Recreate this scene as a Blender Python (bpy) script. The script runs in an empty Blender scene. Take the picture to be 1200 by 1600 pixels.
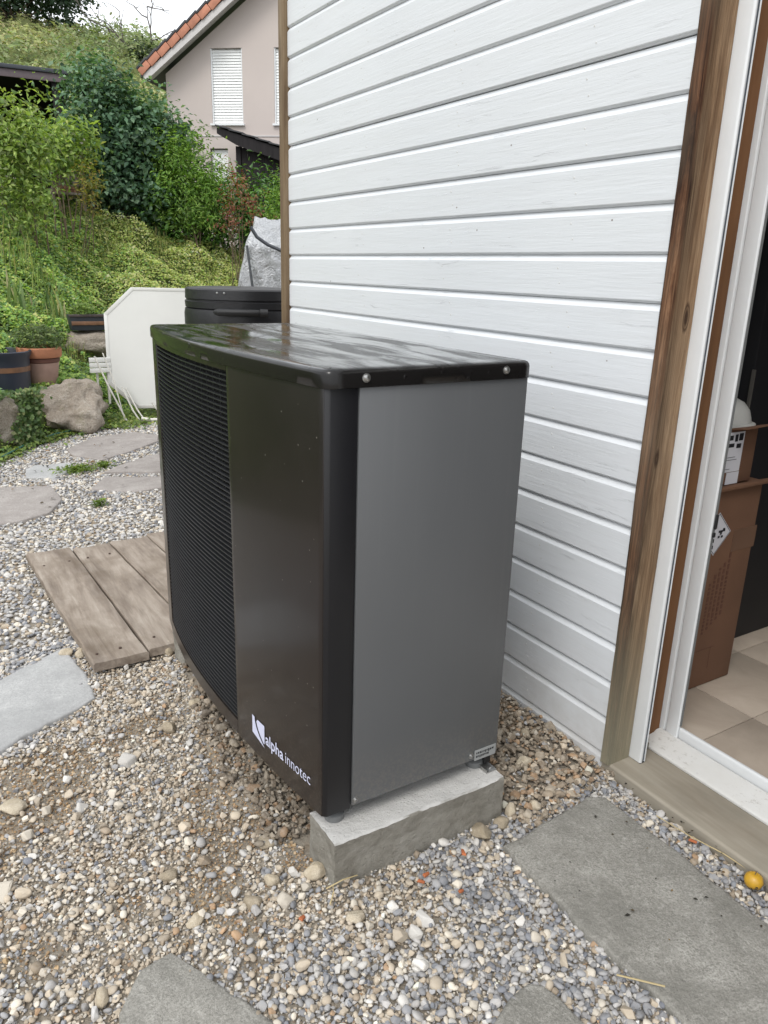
import bpy, bmesh, math, random
import numpy as np
from mathutils import Vector, Matrix, noise as mnoise
R=math.radians
random.seed(7); RNG=np.random.default_rng(11)
SC=bpy.context.scene; COL=SC.collection

# ------------------------------------------------------------------ camera, sky, sun, exposure
cam=bpy.data.cameras.new('camera'); camo=bpy.data.objects.new('camera',cam); COL.objects.link(camo)
SC.camera=camo
cam.sensor_fit='VERTICAL'; cam.sensor_height=36; cam.lens=1190/1600*36
cam.clip_start=.05; cam.clip_end=500
PI_,YA,RO=.306,.5600,-.0300
fw=Vector((math.sin(YA)*math.cos(PI_),math.cos(YA)*math.cos(PI_),-math.sin(PI_)))
rt=Vector((math.cos(YA),-math.sin(YA),0)); dn=fw.cross(rt)
r2=rt*math.cos(RO)+dn*math.sin(RO); d2=dn*math.cos(RO)-rt*math.sin(RO)
camo.matrix_world=Matrix(((r2.x,-d2.x,-fw.x,0),(r2.y,-d2.y,-fw.y,0),(r2.z,-d2.z,-fw.z,1.5),(0,0,0,1)))

SUN_EL,SUN_AZ=R(52),R(-125)      # azimuth measured from +Y towards +X
w=bpy.data.worlds.new('World'); SC.world=w; w.use_nodes=True
nt=w.node_tree; nt.nodes.clear()
sky=nt.nodes.new('ShaderNodeTexSky'); sky.sky_type='NISHITA'; sky.sun_disc=False
sky.sun_elevation=SUN_EL; sky.sun_rotation=SUN_AZ; sky.dust_density=6; sky.air_density=1.2; sky.ozone_density=1
hs=nt.nodes.new('ShaderNodeHueSaturation'); hs.inputs['Saturation'].default_value=.14; hs.inputs['Value'].default_value=1.0
mx=nt.nodes.new('ShaderNodeMix'); mx.data_type='RGBA'; mx.inputs[0].default_value=.72
mx.inputs[7].default_value=(10.8,11.2,11.7,1)       # even cloud layer
bg=nt.nodes.new('ShaderNodeBackground'); bg.inputs['Strength'].default_value=.13
wo=nt.nodes.new('ShaderNodeOutputWorld')
nt.links.new(sky.outputs[0],hs.inputs['Color']); nt.links.new(hs.outputs[0],mx.inputs[6])
nt.links.new(mx.outputs[2],bg.inputs[0]); nt.links.new(bg.outputs[0],wo.inputs[0])
sl=bpy.data.lights.new('sun','SUN'); sl.energy=1.1; sl.angle=R(22); sl.color=(1,.965,.91)
so=bpy.data.objects.new('sun',sl); COL.objects.link(so)
so.rotation_euler=Vector((math.sin(SUN_AZ)*math.cos(SUN_EL),math.cos(SUN_AZ)*math.cos(SUN_EL),math.sin(SUN_EL))).to_track_quat('Z','Y').to_euler()
SC.view_settings.view_transform='Standard'; SC.view_settings.look='None'
SC.view_settings.exposure=.28; SC.view_settings.gamma=1; SC.view_settings.use_curve_mapping=False
SC.cycles.max_bounces=8; SC.cycles.transparent_max_bounces=8

# ------------------------------------------------------------------ materials
def ramp(nt,fac,stops,interp='LINEAR'):
    r=nt.nodes.new('ShaderNodeValToRGB'); r.color_ramp.interpolation=interp
    el=r.color_ramp.elements
    while len(el)<len(stops): el.new(.5)
    for e,(p,c) in zip(el,stops): e.position=p; e.color=(c[0],c[1],c[2],1) if hasattr(c,'__len__') else (c,c,c,1)
    nt.links.new(fac,r.inputs[0]); return r.outputs[0]
class M:
    """small node-material builder on world position"""
    def __init__(s,name,rough=.6,metal=0,spec=.5):
        s.m=bpy.data.materials.new(name); s.m.use_nodes=True; s.nt=s.m.node_tree
        s.b=s.nt.nodes['Principled BSDF']; s.b.inputs['Roughness'].default_value=rough
        s.b.inputs['Metallic'].default_value=metal; s.b.inputs['Specular IOR Level'].default_value=spec
        g=s.nt.nodes.new('ShaderNodeNewGeometry'); s.pos=g.outputs['Position']; s.geo=g
        s.lastb=None
    def node(s,t): return s.nt.nodes.new(t)
    def L(s,a,b): s.nt.links.new(a,b)
    def vec(s,scale=(1,1,1),rot=(0,0,0),src=None):
        m=s.node('ShaderNodeMapping'); m.inputs['Scale'].default_value=scale; m.inputs['Rotation'].default_value=rot
        s.L(src or s.pos,m.inputs[0]); return m.outputs[0]
    def noise(s,sc,detail=4,rough=.55,stretch=(1,1,1),rot=(0,0,0),dist=0,src=None):
        n=s.node('ShaderNodeTexNoise'); n.inputs['Scale'].default_value=sc; n.inputs['Detail'].default_value=detail
        n.inputs['Roughness'].default_value=rough; n.inputs['Distortion'].default_value=dist
        s.L(s.vec(stretch,rot,src),n.inputs['Vector']); return n.outputs['Fac']
    def vor(s,sc,out='Distance',stretch=(1,1,1),feature='F1'):
        n=s.node('ShaderNodeTexVoronoi'); n.feature=feature; n.inputs['Scale'].default_value=sc
        s.L(s.vec(stretch),n.inputs['Vector']); return n.outputs[out]
    def mix(s,a,b,f,mode='MIX'):
        x=s.node('ShaderNodeMix'); x.data_type='RGBA'; x.blend_type=mode
        for v,i in ((f,0),(a,6),(b,7)):
            if hasattr(v,'default_value'): s.L(v,x.inputs[i])
            else: x.inputs[i].default_value=v if i==0 else (v[0],v[1],v[2],1)
        return x.outputs[2]
    def math(s,op,a,b=0):
        x=s.node('ShaderNodeMath'); x.operation=op
        for v,i in ((a,0),(b,1)):
            if hasattr(v,'default_value'): s.L(v,x.inputs[i])
            else: x.inputs[i].default_value=v
        return x.outputs[0]
    def color(s,c):
        if hasattr(c,'default_value'): s.L(c,s.b.inputs['Base Color'])
        else: s.b.inputs['Base Color'].default_value=(c[0],c[1],c[2],1)
        return s
    def rough(s,f): s.L(f,s.b.inputs['Roughness']); return s
    def bump(s,h,strength=.3,dist=.01):
        b=s.node('ShaderNodeBump'); b.inputs['Strength'].default_value=strength; b.inputs['Distance'].default_value=dist
        s.L(h,b.inputs['Height'])
        if s.lastb: s.L(s.lastb,b.inputs['Normal'])
        s.L(b.outputs[0],s.b.inputs['Normal']); s.lastb=b.outputs[0]; return s
    def rmp(s,f,stops,interp='LINEAR'): return ramp(s.nt,f,stops,interp)
    def attr(s,name,typ='GEOMETRY',out='Color'):
        a=s.node('ShaderNodeAttribute'); a.attribute_type=typ; a.attribute_name=name; return a.outputs[out]

def plain(name,c,rough=.5,metal=0,var=.15,sc=8,bump=0,bsc=60,spec=.5):
    m=M(name,rough,metal,spec); n=m.noise(sc,5,.6)
    m.color(m.rmp(n,[(.25,[x*(1-var) for x in c]),(.75,[min(1,x*(1+var)) for x in c])]))
    if bump: m.bump(m.noise(bsc,5,.65),bump,.004)
    return m.m

# white painted boards (grain runs along Y)
m=M('white_board_paint',.48)
g1=m.noise(26,6,.7,(1,.06,1)); g2=m.noise(120,5,.7,(1,.05,1),dist=.6); big=m.noise(1.3,3); 
spk=m.vor(9,stretch=(1,.8,1)); 
crk=m.rmp(m.noise(60,7,.8,(1,.07,1),dist=1.2),[(.60,0),(.67,1)])
msk=m.rmp(m.noise(2.2,3,.5),[(.42,0),(.62,1)])
crk2=m.math('MULTIPLY',crk,msk)
c=m.mix((.64,.665,.695),(.72,.74,.76),big)
c=m.mix(c,(.64,.655,.67),m.math('MULTIPLY',m.rmp(g1,[(.35,1),(.55,0)]),.4))
c=m.mix(c,(.50,.51,.52),m.math('MULTIPLY',crk2,.45))
c=m.mix(c,(.16,.13,.1),m.rmp(spk,[(.018,.85),(.03,0)]))
sz=m.node('ShaderNodeSeparateXYZ'); m.L(m.pos,sz.inputs[0])
dz=m.math('MULTIPLY',m.rmp(sz.outputs[2],[(.04,1),(.42,0)]),m.rmp(m.noise(7,5,.7),[(.35,.1),(.75,.62)]))
c=m.mix(c,(.40,.37,.33),dz)
m.color(c); m.bump(g2,.30,.003).bump(g1,.25,.004).bump(crk2,.5,.003)
WHITE=m.m

def wood(name,dark,mid,light,stretch=(1,1,.05),sc=30,green=None,rough=.75,bump=.6,knots=True,stain=None):
    m=M(name,rough,0,.3)
    w1=m.noise(sc,6,.65,stretch,dist=.5); w2=m.noise(sc*4,4,.6,stretch); bigs=tuple(.4 if s==1 else .16 for s in stretch)
    b=m.noise(9,4,.6,tuple(1 if s==1 else .22 for s in stretch))
    c=m.mix(m.rmp(w1,[(.3,dark),(.48,mid),(.7,light)]),m.rmp(w2,[(.3,mid),(.7,light)]),.35)
    c=m.mix(c,dark,m.rmp(b,[(.50,0),(.72,.75)]))
    if stain:
        c=m.mix(c,stain,m.rmp(m.noise(5,5,.6,dist=.4),[(.45,0),(.7,.6)]))
    if green:
        sz=m.node('ShaderNodeSeparateXYZ'); m.L(m.pos,sz.inputs[0])
        c=m.mix(c,green,m.rmp(sz.outputs[2],[(.05,.85),(.62,.15),(1,0)]))
    m.color(c).bump(w1,bump,.004).bump(w2,bump*.5,.002)
    return m.m
def agedpost(name,base,edge_dark):
    m=M(name,.8,0,.25)
    w1=m.noise(34,7,.75,(1,1,.035),dist=1.2); w2=m.noise(150,4,.7,(1,1,.04)); w3=m.noise(11,5,.7,(1,1,.10),dist=1.5); w4=m.noise(3,4,.6,(1,1,.5))
    c=m.rmp(w1,[(.28,base[0]),(.42,base[1]),(.56,base[2]),(.72,base[3])])
    c=m.mix(c,base[1],m.rmp(w2,[(.48,0),(.62,.6)])); c=m.mix(c,base[0],m.rmp(w3,[(.55,0),(.66,.6)])); c=m.mix(c,(.27,.205,.14),m.rmp(w4,[(.45,0),(.65,.45)]))
    kn=m.vor(3.2,stretch=(3,3,1)); c=m.mix(c,base[0],m.rmp(kn,[(.05,.95),(.085,.35),(.10,.9),(.14,0)]))
    s_=m.node('ShaderNodeSeparateXYZ'); m.L(m.pos,s_.inputs[0])
    if edge_dark:
        xx=m.math('ADD',s_.outputs[0],m.math('MULTIPLY',m.math('SUBTRACT',w3,.5),.07)); c=m.mix(c,(.020,.010,.006),m.math('MULTIPLY',m.rmp(m.math('SUBTRACT',xx,1.1),[(.592,1),(.640,0)]),m.rmp(w1,[(.40,1),(.60,.45)])))
    c=m.mix(c,(.25,.235,.17),m.rmp(s_.outputs[2],[(.05,.85),(.60,.12),(.9,0)]))
    m.color(c).bump(w1,.9,.004).bump(w2,.5,.002).bump(w3,.6,.005); return m.m
POSTWOOD_OLD=wood('weathered_post_wood',(.055,.026,.013),(.20,.115,.06),(.34,.225,.135),green=(.21,.19,.12),stain=(.22,.185,.125))
WANE_OLD=wood('dark_post_edge',(.014,.006,.004),(.055,.024,.012),(.20,.10,.05),green=(.15,.13,.08),sc=26,bump=1)
POSTWOOD=agedpost('weathered_post_wood',[(.045,.022,.011),(.17,.095,.048),(.33,.215,.125),(.45,.33,.215)],True)
WANE=agedpost('dark_post_edge',[(.006,.003,.002),(.028,.012,.007),(.13,.060,.030),(.30,.17,.095)],False)
JAMB=wood('orange_brown_jamb',(.10,.045,.018),(.17,.075,.028),(.21,.10,.042),sc=14,bump=.15)
TRIMW=wood('corner_board_wood',(.07,.04,.02),(.15,.10,.055),(.26,.20,.13),sc=24)
SILLW=wood('grey_sill_wood',(.22,.185,.14),(.31,.275,.22),(.38,.345,.285),stretch=(1,.05,1),sc=26,bump=.3,stain=(.23,.21,.17))
PLANKW=wood('old_plank_wood',(.11,.082,.062),(.26,.212,.17),(.41,.357,.303),stretch=(1,.12,1),sc=20,bump=1,stain=(.14,.105,.072))
DARKW=wood('dark_shed_wood',(.008,.006,.007),(.014,.012,.013),(.022,.018,.020),sc=20)
GREYW=wood('grey_shed_wood',(.10,.08,.065),(.20,.17,.15),(.33,.29,.26),sc=18)
LOGW=wood('log_wood',(.08,.04,.025),(.2,.10,.06),(.34,.2,.12),sc=18)

m=M('white_pvc',.32); n=m.noise(14,5,.7); d=m.noise(45,6,.75)
m.color(m.mix((.66,.68,.69),(.74,.755,.765),n)).bump(d,.05,.002); PVC=m.m
m=M('dirty_white_sill',.4); d=m.rmp(m.noise(70,6,.8,(1,.5,1)),[(.55,0),(.68,1)]); d2=m.rmp(m.noise(9,4,.6),[(.4,0),(.65,1)])
m.color(m.mix(m.mix((.68,.68,.67),(.60,.59,.56),m.noise(20)),(.19,.16,.12),m.math('MULTIPLY',d,d2))).bump(m.noise(60,5,.7),.15,.002); SILLP=m.m
SLOT=plain('blue_grey_slot',(.07,.085,.105),.4)
RUBBER=plain('black_rubber',(.012,.012,.013),.6)
BLACK=plain('black_cavity',(.006,.006,.007),.9)

# heat pump
m=M('glossy_dark_front',.34,.0,.38); n=m.noise(2.2,4,.55); fl=m.noise(700,2,.5)
m.color(m.rmp(n,[(.35,(.012,.0105,.010)),(.6,(.018,.0145,.013))])); m.b.inputs['Coat Weight'].default_value=.35; m.b.inputs['Coat Roughness'].default_value=.14
m.rough(m.rmp(n,[(.3,.30),(.7,.42)])).bump(fl,.05,.0008); 
sz=m.node('ShaderNodeSeparateXYZ'); m.L(m.pos,sz.inputs[0])
sp=m.rmp(m.vor(26,stretch=(1,1,1)),[(.035,.8),(.06,0)]); du=m.math('MULTIPLY',m.rmp(sz.outputs[2],[(.19,.5),(.42,0)]),m.rmp(m.noise(130,5,.8),[(.5,.0),(.66,1)]))
m.color(m.mix(m.mix(m.rmp(n,[(.35,(.009,.0068,.0066)),(.6,(.013,.0092,.0086))]),(.16,.15,.13),sp),(.13,.105,.085),du)); FRONT=m.m
SIDEBLK=plain('satin_black_strip',(.008,.008,.010),.42,0,.1,4,.05,500)
m=M('grey_metal_panel',.46,.25,.5); n=m.noise(1.5,3); n2=m.noise(6,5,.7,(1,1,.3))
sz=m.node('ShaderNodeSeparateXYZ'); m.L(m.pos,sz.inputs[0])
run=m.rmp(m.noise(60,5,.7,(1,1,.02)),[(.55,0),(.72,.22)]); du=m.math('MULTIPLY',m.rmp(sz.outputs[2],[(.19,.55),(.36,0)]),m.rmp(m.noise(120,5,.8),[(.45,.0),(.62,1)]))
m.color(m.mix(m.mix(m.mix((.125,.130,.136),(.146,.151,.157),n),(.17,.173,.176),run),(.24,.22,.19),du)).rough(m.rmp(n2,[(.3,.40),(.7,.50)])).bump(m.noise(600,2),.04,.0006); GREYP=m.m
m=M('wet_dark_lid',.3,0,.6)
st=m.noise(13,6,.62,(1,.16,1),(0,0,R(10)),dist=1.1); sn=m.node('ShaderNodeSeparateXYZ'); m.L(m.geo.outputs['True Normal'],sn.inputs[0]); up_=m.rmp(sn.outputs[2],[(.5,0),(.9,1)]); st=m.math('ADD',m.math('MULTIPLY',m.math('SUBTRACT',st,.54),up_),.54); wet=m.rmp(st,[(.44,.09),(.58,.30)])
n=m.noise(2.5,3)
m.color(m.mix((.008,.0075,.0075),(.015,.0135,.013),n)).rough(wet)
m.L(m.rmp(st,[(.42,.8),(.55,.10)]),m.b.inputs['Coat Weight']); m.b.inputs['Coat Roughness'].default_value=.05; m.b.inputs['Specular IOR Level'].default_value=.30
dr=m.rmp(m.vor(55,feature='SMOOTH_F1'),[(.18,1),(.34,0)]); drm=m.rmp(m.noise(7,4,.7),[(.55,0),(.63,1)])
m.bump(m.noise(4.5,4,.55,(1,.35,1),(0,0,R(18)),dist=.6),.22,.012).bump(m.math('MULTIPLY',dr,drm),.5,.003); LID=m.m
SLAT=plain('black_grille_slat',(.02,.021,.024),.42)
FIN=plain('heat_exchanger_fin',(.01,.011,.014),.6)
STEEL=plain('steel_screw',(.45,.45,.44),.3,.9,.2,200)
LABELM=plain('silver_plate',(.36,.37,.37),.4,.2)
LOGOW=plain('pale_print',(.60,.62,.78),.5,0,.03)
FOOTG=plain('grey_rubber_foot',(.16,.165,.165),.6)

# concrete block
m=M('raw_concrete',.9,0,.2); n=m.noise(7,6,.7); n2=m.noise(60,6,.8); pits=m.rmp(m.vor(70),[(.12,0),(.28,1)])
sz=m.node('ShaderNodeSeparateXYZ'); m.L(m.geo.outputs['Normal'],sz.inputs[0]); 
lay=m.noise(6,5,.7,(1,1,2),dist=1.2)
c=m.mix(m.rmp(n,[(.3,(.20,.185,.155)),(.55,(.29,.275,.24)),(.75,(.36,.345,.31))]),(.20,.185,.16),m.rmp(n2,[(.5,0),(.8,.7)]))
c=m.mix(c,(.17,.155,.13),m.rmp(lay,[(.5,0),(.62,.55)]))
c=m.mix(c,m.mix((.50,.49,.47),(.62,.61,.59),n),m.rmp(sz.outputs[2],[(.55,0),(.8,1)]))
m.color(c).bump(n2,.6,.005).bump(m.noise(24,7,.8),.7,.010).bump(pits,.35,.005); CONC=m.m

def stone(name,a,b,c3,scale=6,bump=.5,dist=.01,moss=None):
    m=M(name,.85,0,.25); n=m.noise(scale,7,.68,dist=.3); n2=m.noise(scale*12,5,.7); n3=m.noise(scale*45,3,.7)
    c=m.mix(m.rmp(n,[(.3,a),(.52,b),(.72,c3)]),a,m.rmp(n2,[(.5,0),(.75,.55)]))
    c=m.mix(c,c3,m.rmp(n3,[(.48,0),(.68,.75)])); c=m.mix(c,a,m.rmp(m.noise(scale*24,4,.75),[(.46,0),(.62,.8)])); c=m.mix(c,c3,m.rmp(m.noise(scale*7,5,.8,dist=1.0),[(.52,0),(.66,.7)]))
    if moss: c=m.mix(c,moss,m.rmp(m.noise(scale*1.7,5,.7),[(.55,0),(.7,.6)]))
    c=m.mix(c,a,m.rmp(m.noise(scale*.55,5,.75,dist=.8),[(.44,0),(.62,.6)])); m.color(c).bump(n2,bump,dist).bump(n,bump,dist*2.5); return m.m
SLABG=stone('grey_flagstone',(.19,.183,.162),(.30,.287,.258),(.43,.415,.38),7,.9,.005)
SLABL=stone('pale_flagstone',(.32,.32,.318),(.41,.41,.405),(.50,.50,.49),6,.5,.003)
SLABB=stone('brown_flagstone',(.25,.225,.21),(.34,.31,.29),(.43,.40,.375),6,.5,.004)
ROCK=stone('limestone_rock',(.26,.215,.17),(.40,.345,.285),(.52,.47,.41),4,.9,.02,(.15,.15,.07))
CREAM=stone('cream_stone',(.40,.33,.23),(.54,.47,.36),(.64,.58,.48),22,.6,.004)
BEIGES=stone('beige_stone',(.28,.23,.16),(.38,.32,.24),(.48,.42,.33),25,.6,.004)

# pebbles: per-instance colour
m=M('pebbles',.8,0,.25); a=m.attr('tint','INSTANCER'); n=m.noise(90,5,.7); n2=m.noise(380,3,.7)
c=m.mix(a,m.mix(a,(.5,.45,.4),.55),m.rmp(n,[(.4,0),(.8,.8)]))
c=m.mix(c,(.12,.10,.08),m.rmp(n2,[(.55,0),(.85,.35)]))
m.color(c).bump(n2,.35,.0015); PEB=m.m
# leaves: per-leaf colour
def leafmat(name,trans=.35,rough=.5):
    m=M(name,rough,0,.35); a=m.attr('tint'); n=m.noise(25,3)
    c=m.mix(a,(.0,.0,.0),m.rmp(n,[(.2,.10),(.8,0)])); m.color(c)
    t=m.node('ShaderNodeBsdfTranslucent'); mc=m.mix(c,(1.0,1.0,.35),.0); m.L(m.mix(c,(1.3,1.35,.5),1,'MULTIPLY'),t.inputs[0])
    ms=m.node('ShaderNodeMixShader'); ms.inputs[0].default_value=trans
    m.L(m.b.outputs[0],ms.inputs[1]); m.L(t.outputs[0],ms.inputs[2])
    m.L(ms.outputs[0],m.nt.nodes['Material Output'].inputs['Surface']); return m.m
LEAF=leafmat('leaf'); GLOSSY=leafmat('glossy_leaf',.18,.33)
STEM=plain('plant_stem',(.13,.095,.06),.8,0,.3,30)

# ground sheet
m=M('ground_soil',.95,0,.15); a=m.attr('mask'); n=m.noise(3,6,.65); n2=m.noise(40,6,.75); n3=m.noise(150,4,.7)
soil=m.mix(m.rmp(n,[(.3,(.26,.225,.18)),(.7,(.36,.325,.27))]),(.13,.10,.075),m.rmp(n2,[(.45,0),(.75,.7)]))
soil=m.mix(soil,(.30,.205,.115),m.rmp(m.noise(3.2,4,.6),[(.56,0),(.68,.6)]))
turf=m.mix(m.rmp(n,[(.3,(.045,.065,.02)),(.7,(.10,.12,.04))]),(.05,.045,.025),m.rmp(n2,[(.45,0),(.7,.7)]))
n4=m.noise(.12,4,.6); n5=m.noise(.9,6,.7)
mead=m.mix(m.rmp(n4,[(.35,(.12,.14,.05)),(.55,(.17,.19,.075)),(.7,(.27,.24,.12))]),(.07,.095,.035),m.rmp(n5,[(.45,0),(.65,.7)]))
sz=m.node('ShaderNodeSeparateXYZ'); m.L(m.pos,sz.inputs[0])
turf=m.mix(turf,mead,m.rmp(m.math('DIVIDE',sz.outputs[1],100),[(.18,0),(.24,1)]))
m.color(m.mix(soil,turf,a)).bump(n2,.6,.02).bump(n3,.5,.006); GROUND=m.m

# misc
RENDER=plain('taupe_render',(.50,.44,.41),.85,0,.05,.7,.2,40)
BLIND=plain('white_blind',(.78,.79,.78),.45,0,.04)
TILEO=plain('orange_roof_tile',(.44,.19,.12),.8,0,.3,2.5,.3,30)
TILED=plain('dark_roof_tile',(.05,.05,.055),.7,0,.3,3)
SOFFIT=plain('pale_soffit_board',(.52,.50,.49),.6,0,.06)
SLATEB=plain('blue_black_metal',(.035,.04,.05),.5)
PLUMB=plain('plum_fascia',(.13,.10,.11),.6)
POTBLUE=plain('navy_plastic',(.022,.027,.042),.42,0,.15,6,.05,80)
TERRA=plain('terracotta',(.40,.17,.09),.8,0,.25,9,.25,90)
TERRAP=plain('pale_terracotta',(.36,.235,.19),.85,0,.2,7,.25,90)
BRONZE=plain('bronze_band',(.17,.085,.045),.5,0,.4,14)
CASTIRON=plain('black_plastic_bin',(.018,.018,.020),.42,0,.3,6,.5,35)
TABLEW=plain('white_table_laminate',(.70,.70,.67),.4,0,.05,2)
TABLEE=plain('grey_table_edge',(.42,.41,.38),.5,0,.1)
TUBEW=plain('white_lacquer_tube',(.62,.60,.55),.35,0,.15,20)
m=M('silver_tarpaulin',.36,.3,.5); m.color(m.mix((.27,.28,.295),(.60,.61,.62),m.noise(4,5,.6,dist=.8))).bump(m.rmp(m.noise(9,4,.6,(1,1,.6),dist=1.4),[(.40,0),(.50,1),(.60,0)]),.45,.03).bump(m.noise(22,5,.65,dist=.8),.6,.02).bump(m.noise(70,3),.2,.004); TARP=m.m
CARD=plain('brown_cardboard',(.15,.075,.042),.85,0,.12,6,.15,120)
CARDT=plain('darker_card_tape',(.15,.085,.055),.45,0,.1)
PAPERW=plain('label_paper',(.62,.62,.66),.6,0,.03)
INK=plain('black_ink',(.012,.012,.015),.6)
INKR=plain('dull_red_print',(.11,.048,.03),.8)
FOAMC=plain('pale_grey_foam',(.40,.40,.38),.6)
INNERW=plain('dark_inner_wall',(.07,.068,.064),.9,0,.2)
m=M('floor_tile_beige',.42,0,.4); n=m.noise(5,6,.65,dist=.5)
m.color(m.rmp(n,[(.3,(.36,.30,.245)),(.6,(.44,.375,.31)),(.8,(.50,.44,.38))])).bump(m.noise(30,5),.05,.002); FTILE=m.m
GROUT=plain('dark_grout',(.10,.085,.07),.9)
FRUIT=plain('yellow_fruit_skin',(.56,.32,.03),.35,0,.35,14,.1,60)
SHARD=plain('orange_shard',(.42,.13,.05),.8,0,.3,20)
STRAW=plain('dry_straw',(.46,.37,.20),.8,0,.2)
HOSE=plain('green_hose',(.02,.11,.09),.4)
REDP=plain('coral_plastic',(.65,.12,.08),.45)

# ------------------------------------------------------------------ geometry helpers
class MB:
    def __init__(s): s.v=[]; s.f=[]; s.mi=[]; s.cur=0
    def add(s,v,f):
        o=len(s.v); s.v+= [tuple(map(float,p)) for p in v]; s.f+=[tuple(i+o for i in q) for q in f]; s.mi+=[s.cur]*len(f); return s
    def box(s,x0,x1,y0,y1,z0,z1,T=None):
        p=[(x,y,z) for z in (z0,z1) for y in (y0,y1) for x in (x0,x1)]
        if T: p=[tuple(T@Vector(q)) for q in p]
        return s.add(p,[(0,2,3,1),(4,5,7,6),(0,1,5,4),(2,6,7,3),(0,4,6,2),(1,3,7,5)])
    def prism(s,pts,axis,a,b):
        """extrude a closed 2D outline along an axis: 'y' -> pts are (x,z); 'z' -> (x,y); 'x' -> (y,z)"""
        n=len(pts)
        mk={'y':lambda p,t:(p[0],t,p[1]),'z':lambda p,t:(p[0],p[1],t),'x':lambda p,t:(t,p[0],p[1])}[axis]
        v=[mk(p,a) for p in pts]+[mk(p,b) for p in pts]
        f=[tuple(range(n))[::-1],tuple(range(n,2*n))]+[(i,(i+1)%n,n+(i+1)%n,n+i) for i in range(n)]
        return s.add(v,f)
    def tube(s,pts,r,seg=8,cap=True):
        pts=[Vector(p) for p in pts]; n=len(pts); rr=r if hasattr(r,'__len__') else [r]*n
        V=[];F=[]
        for i,p in enumerate(pts):
            t=(pts[min(i+1,n-1)]-pts[max(i-1,0)]).normalized()
            a=t.cross(Vector((0,0,1)));
            if a.length<.05: a=t.cross(Vector((1,0,0)))
            a.normalize(); b=t.cross(a)
            for k in range(seg):
                q=2*math.pi*k/seg; V.append(p+(a*math.cos(q)+b*math.sin(q))*rr[i])
        for i in range(n-1):
            for k in range(seg): F.append((i*seg+k,i*seg+(k+1)%seg,(i+1)*seg+(k+1)%seg,(i+1)*seg+k))
        if cap: F+= [tuple(range(seg))[::-1],tuple(range((n-1)*seg,n*seg))]
        return s.add(V,F)
    def lathe(s,prof,c=(0,0,0),seg=32,T=None):
        V=[];F=[];n=len(prof)
        for k in range(seg):
            q=2*math.pi*k/seg
            for r,z in prof:
                p=Vector((r*math.cos(q),r*math.sin(q),z))
                if T: p=T@p
                V.append(p+Vector(c))
        for k in range(seg):
            k2=(k+1)%seg
            for i in range(n-1): F.append((k*n+i,k2*n+i,k2*n+i+1,k*n+i+1))
        return s.add(V,F)
    def mesh(s,name,mats,smooth=False,bevel=0,bseg=2,autos=None):
        me=bpy.data.meshes.new(name); me.from_pydata(s.v,[],s.f)
        for mm in (mats if isinstance(mats,list) else [mats]): me.materials.append(mm)
        if isinstance(mats,list): me.polygons.foreach_set('material_index',s.mi)
        bm=bmesh.new(); bm.from_mesh(me); bmesh.ops.recalc_face_normals(bm,faces=bm.faces)
        if bevel:
            es=[e for e in bm.edges if len(e.link_faces)==2 and e.calc_face_angle(0)>.5]
            bmesh.ops.bevel(bm,geom=es,offset=bevel,segments=bseg,profile=.5,affect='EDGES',clamp_overlap=True)
        bm.to_mesh(me); bm.free()
        if smooth or bevel or autos:
            me.polygons.foreach_set('use_smooth',[True]*len(me.polygons))
            me.set_sharp_from_angle(angle=R(autos or 38))
        me.update(); return me
def wloc(o):
    l=Vector((0,0,0))
    while o: l+=o.location; o=o.parent
    return l
def put(name,me,parent=None,loc=None):
    """mesh given in world coordinates; moved into the frame of its parent"""
    o=bpy.data.objects.new(name,me); COL.objects.link(o)
    if parent:
        o.parent=parent
        if loc is None: me.transform(Matrix.Translation(-wloc(parent)))
        else: o.location=loc
    elif loc is not None: o.location=loc
    return o
def tag(o,label=None,cat=None,group=None,kind=None):
    for k,v in (('label',label),('category',cat),('group',group),('kind',kind)):
        if v: o[k]=v
    return o
def thing(name,label,cat,loc=(0,0,0),group=None):
    o=bpy.data.objects.new(name,None); COL.objects.link(o); o.location=loc; o.empty_display_size=.1
    return tag(o,label,cat,group)
def lerp(xs,ys,x): return float(np.interp(x,xs,ys))
def nz(x,y,z=0,s=1): return mnoise.noise(Vector((x*s,y*s,z*s)))

# ------------------------------------------------------------------ terrain
def foot(x): return np.interp(x,[-6,-1,.5,.88,1.6,2.3,6],[2,5.2,6.55,7.05,7.75,8.35,10.2])
def ss(t): t=np.clip(t,0,1); return t*t*(3-2*t)
def H(x,y):
    x=np.asarray(x,float); y=np.asarray(y,float)
    d=y-foot(x)
    wl=1-ss((x-1.45)/.6)
    bank=wl*.36*ss((d-.02)/.28)+np.interp(x,[0,1.3,2.7,4.5],[.47,.47,.62,.7])*np.maximum(0,d-np.interp(x,[0,1.45,2.2],[.5,.5,.3]))
    plat=np.interp(x,[-3,0,1.3,2.04,2.74,4.3,5,8,14],[2.5,2.42,2.36,2.3,2.05,1.8,1.62,1.5,1.4])
    k=.10; b=np.minimum(bank,plat)-k*np.exp(-np.abs(bank-plat)/.25)*.6*(bank>.5)
    hill=(14.9-.02*x)*ss((y-29+ x*.06)/34.)
    hill=np.where(y>62,14.9-.02*x-(y-62)*.12,hill)
    near=.012*np.sin(x*5.1+1)*np.sin(y*4.3)*(d<0)
    # clay heaped under and behind the heat pump
    md=.06*np.exp(-((x-.84)/.12)**2)*ss((y-1.72)/.25)*(1-ss((y-2.5)/.3))+.035*ss((x-1.30)/.35)*ss((y-1.25)/.3)*(x<3)*(1-ss((y-3.5)/.4))
    return b+hill+near*.6+md+.0*x
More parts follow.
